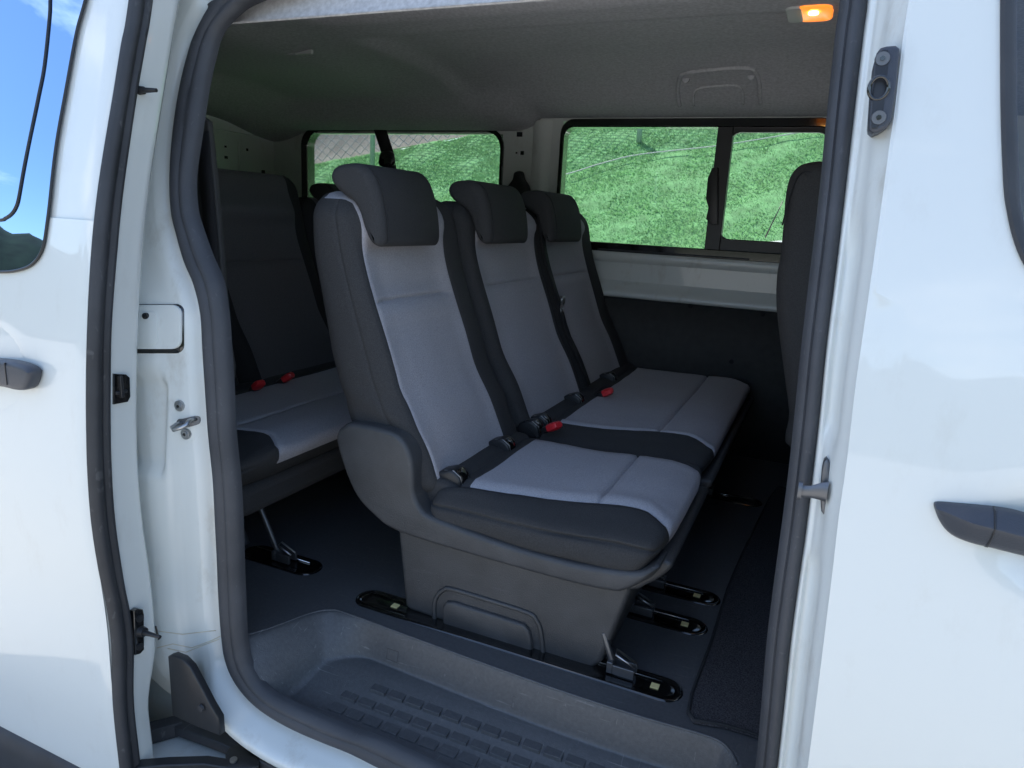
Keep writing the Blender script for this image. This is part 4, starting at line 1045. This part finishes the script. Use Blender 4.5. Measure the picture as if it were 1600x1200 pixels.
# grassy bank beyond the van
M['bank'] = mat('bank_soil', (.16, .36, .15), 1, nscale=9, namp=.35, bump=1, bscale=60, detail=8)
M['blade'] = leaf_mat('grass_blades', (.23, .46, .21))
M['dirt'] = mat('grey_bank', (.16, .155, .145), .95, nscale=6, namp=.3, bump=1, bscale=30, detail=8)
BS = .68                                     # bank slope
Yb0 = 5.6
def bankz(x, y): return -.6+(y-Yb0)*BS
def onbank(px, py):
    d = ray(px, py); k = (CAM.z+.6+Yb0*BS)/(d.y*BS-d.z); return CAM+d*k
e1 = onbank(484, 258); e2 = onbank(780, 203)
def edge_y(x): return e1.y+(e2.y-e1.y)*(x-e1.x)/(e2.x-e1.x)
rows = []
for i in range(160):
    x = -14+i*.11; row = []
    for j in range(60):
        t = j/59; y = Yb0+(edge_y(x)-Yb0)*t
        row.append((x, y, bankz(x, y)+.03*nz(x*2.2, y*2.2, 0)+.02*nz(x*9, y*9, 4)))
    rows.append(row)
v, f = grid(rows, flip=True); plain('hillside', v, f, 'bank')
import numpy as np
rng = np.random.default_rng(3)
N = 200000
bxs = rng.uniform(-11, 1.2, N); tt = rng.uniform(.02, 1, N)
ey = e1.y+(e2.y-e1.y)*(bxs-e1.x)/(e2.x-e1.x)
bys = Yb0+(ey-Yb0)*tt
V = np.zeros((N*3, 3)); h = rng.uniform(.002, .014, N); an = rng.uniform(0, 2*pi, N); wv = .007
bz = -.6+(bys-Yb0)*BS
cl = np.sin(bxs*13+3*np.sin(bys*7))*np.sin(bys*15+2*np.sin(bxs*9)); h *= (1+.5*cl)
V[0::3] = np.stack([bxs-wv*np.cos(an), bys-wv*np.sin(an), bz], 1); V[1::3] = np.stack([bxs+wv*np.cos(an), bys+wv*np.sin(an), bz], 1)
V[2::3] = np.stack([bxs+rng.normal(0, .018, N), bys+rng.normal(-.004, .018, N), bz+h+.012], 1)
me = bpy.data.meshes.new('bank_grass'); me.from_pydata(V.tolist(), [], [(3*i, 3*i+1, 3*i+2) for i in range(N)]); me.materials.append(M['blade'])
go = bpy.data.objects.new('bank_grass', me); COL.objects.link(go); go['kind'] = 'stuff'; go['label'] = 'bright green grass covering the bank seen through the far windows'
rows = []
for i in range(60):
    x = -14+i*.3; rows.append([(x, edge_y(x)+a, bankz(x, edge_y(x))+b+.05*nz(x*3, a*3, 1)) for a, b in ((0, 0), (.3, .05), (.8, .5), (1.5, 1.5), (2.6, 3.2), (3.5, 5))])
v, f = grid(rows, flip=True); plain('upper_bank', v, f, 'dirt')
# chain-link fence along the top of the grass
fence = thing('chain_link_fence', 'chain link fence along the top of the grass bank', 'fence', tuple(e1))
V, Fc = [], []
def fpt(s, h): x = e1.x-1.2+s; return Vector((x, edge_y(x)-.02, bankz(x, edge_y(x))+.02+h))
step = .14
for k in range(-14, 70):
    for sg in (1, -1):
        s0 = k*step; a = (s0, 0); b = (s0+sg*1.9, 1.9)
        if not (-0 <= s0 <= 8.5): continue
        V, Fc = join((V, Fc), tube([fpt(*a), fpt(*b)], .006, 4, caps=False))
link('wire_mesh', V, Fc, 'galv', fence)
M['post'] = mat('green_post', (.25, .42, .3), .5)
xp = onY(586, 225, edge_y(e1.x)-.05).x
for dxp in (0,):
    p = onbank(585, 262); v, f = tube([p+Vector((0, -.05, -.2)), p+Vector((0, -.05, 2.0))], .035, 12); link('post', v, f, 'post', fence)
# marker post standing on the bank and white cable across it
p = onbank(998, 223)
v, f = tube([p, p+Vector((0, 0, .42))], .035, 10); po = tag(link('marker_post', v, f, 'post'), 'pale green post standing on the grass bank behind the front window', 'post')
cp = [onbank(*q) for q in ((760, 300), (875, 281), (940, 262), (1000, 248), (1110, 236), (1190, 224), (1285, 208), (1400, 190))]
v, f = tube([c+Vector((0, -.03, .05)) for c in catmull(cp, False, 5)], .008, 6)
tag(link('white_cable', v, f, 'whiteplastic'), 'thin white cable lying across the grass bank', 'cable')
# parked white car beyond the van, its roof just above the window sill
car = thing('parked_car', 'white car parked between the van and the grass bank', 'car', (.6, 5.1, -.6))
q = onY(1150, 364, 5.0); zr = q.z
side = [(-1.35, -.35), (-1.42, .0), (-1.30, zr-.22), (-.95, zr-.05), (-.35, zr), (.5, zr-.01), (1.1, zr-.10), (1.7, zr-.45), (2.6, zr-.6), (2.75, zr-.9), (2.7, -.35)]
side = [(a+q.x+1.12, b) for a, b in side]
v, f = softprism(catmull([Vector(p) for p in side], True, 4), 4.45, 6.0, .12, XZ, 5); body = link('body', v, f, 'paint', car)
wn = [Vector(p) for p in ((q.x-.55, zr-.40), (q.x-.25, zr-.11), (q.x+1.2, zr-.11), (q.x+1.9, zr-.42))]
v, f = softprism(wn, 4.44, 4.5, .01, XZ, 2); link('window', v, f, 'gloss', car)
for wx in (q.x-.15, q.x+2.5):
    v, f = cyl((wx, 4.42, -.28), (0, 1, 0), .32, .2, 28); link('wheel', v, f, 'rubber', car, autos=40)
a = onY(1204, 375, 4.9); v, f = tube([Vector((q.x+.18, 5.1, zr-.02)), Vector((q.x+.26, 5.1, zr+.22))], [.006, .003], 6); link('antenna', v, f, 'black', car)
# wooded hill behind the photographer, seen only as reflections in the paint
M['hill'] = mat('wooded_hill', (.018, .028, .014), 1, nscale=1.2, namp=.5, bump=1, bscale=3, detail=8)
rows = []
for i in range(200):
    an = pi+pi*i/199; row = []
    for j in range(14):
        t = j/13; r = 34+8*t; hgt = (7.5+2.6*noise.noise(Vector((i*.11, 0, 1)))+1.3*noise.noise(Vector((i*.5, 3, 1)))+.7*noise.noise(Vector((i*1.7, 3, 7))))
        row.append((r*cos(an), r*sin(an), -.7+hgt*sin(t*pi/2)+.5*nz(i*.9, j*.9, 2)*t))
    rows.append(row)
v, f = grid(rows); plain('hill', v, f, 'hill')
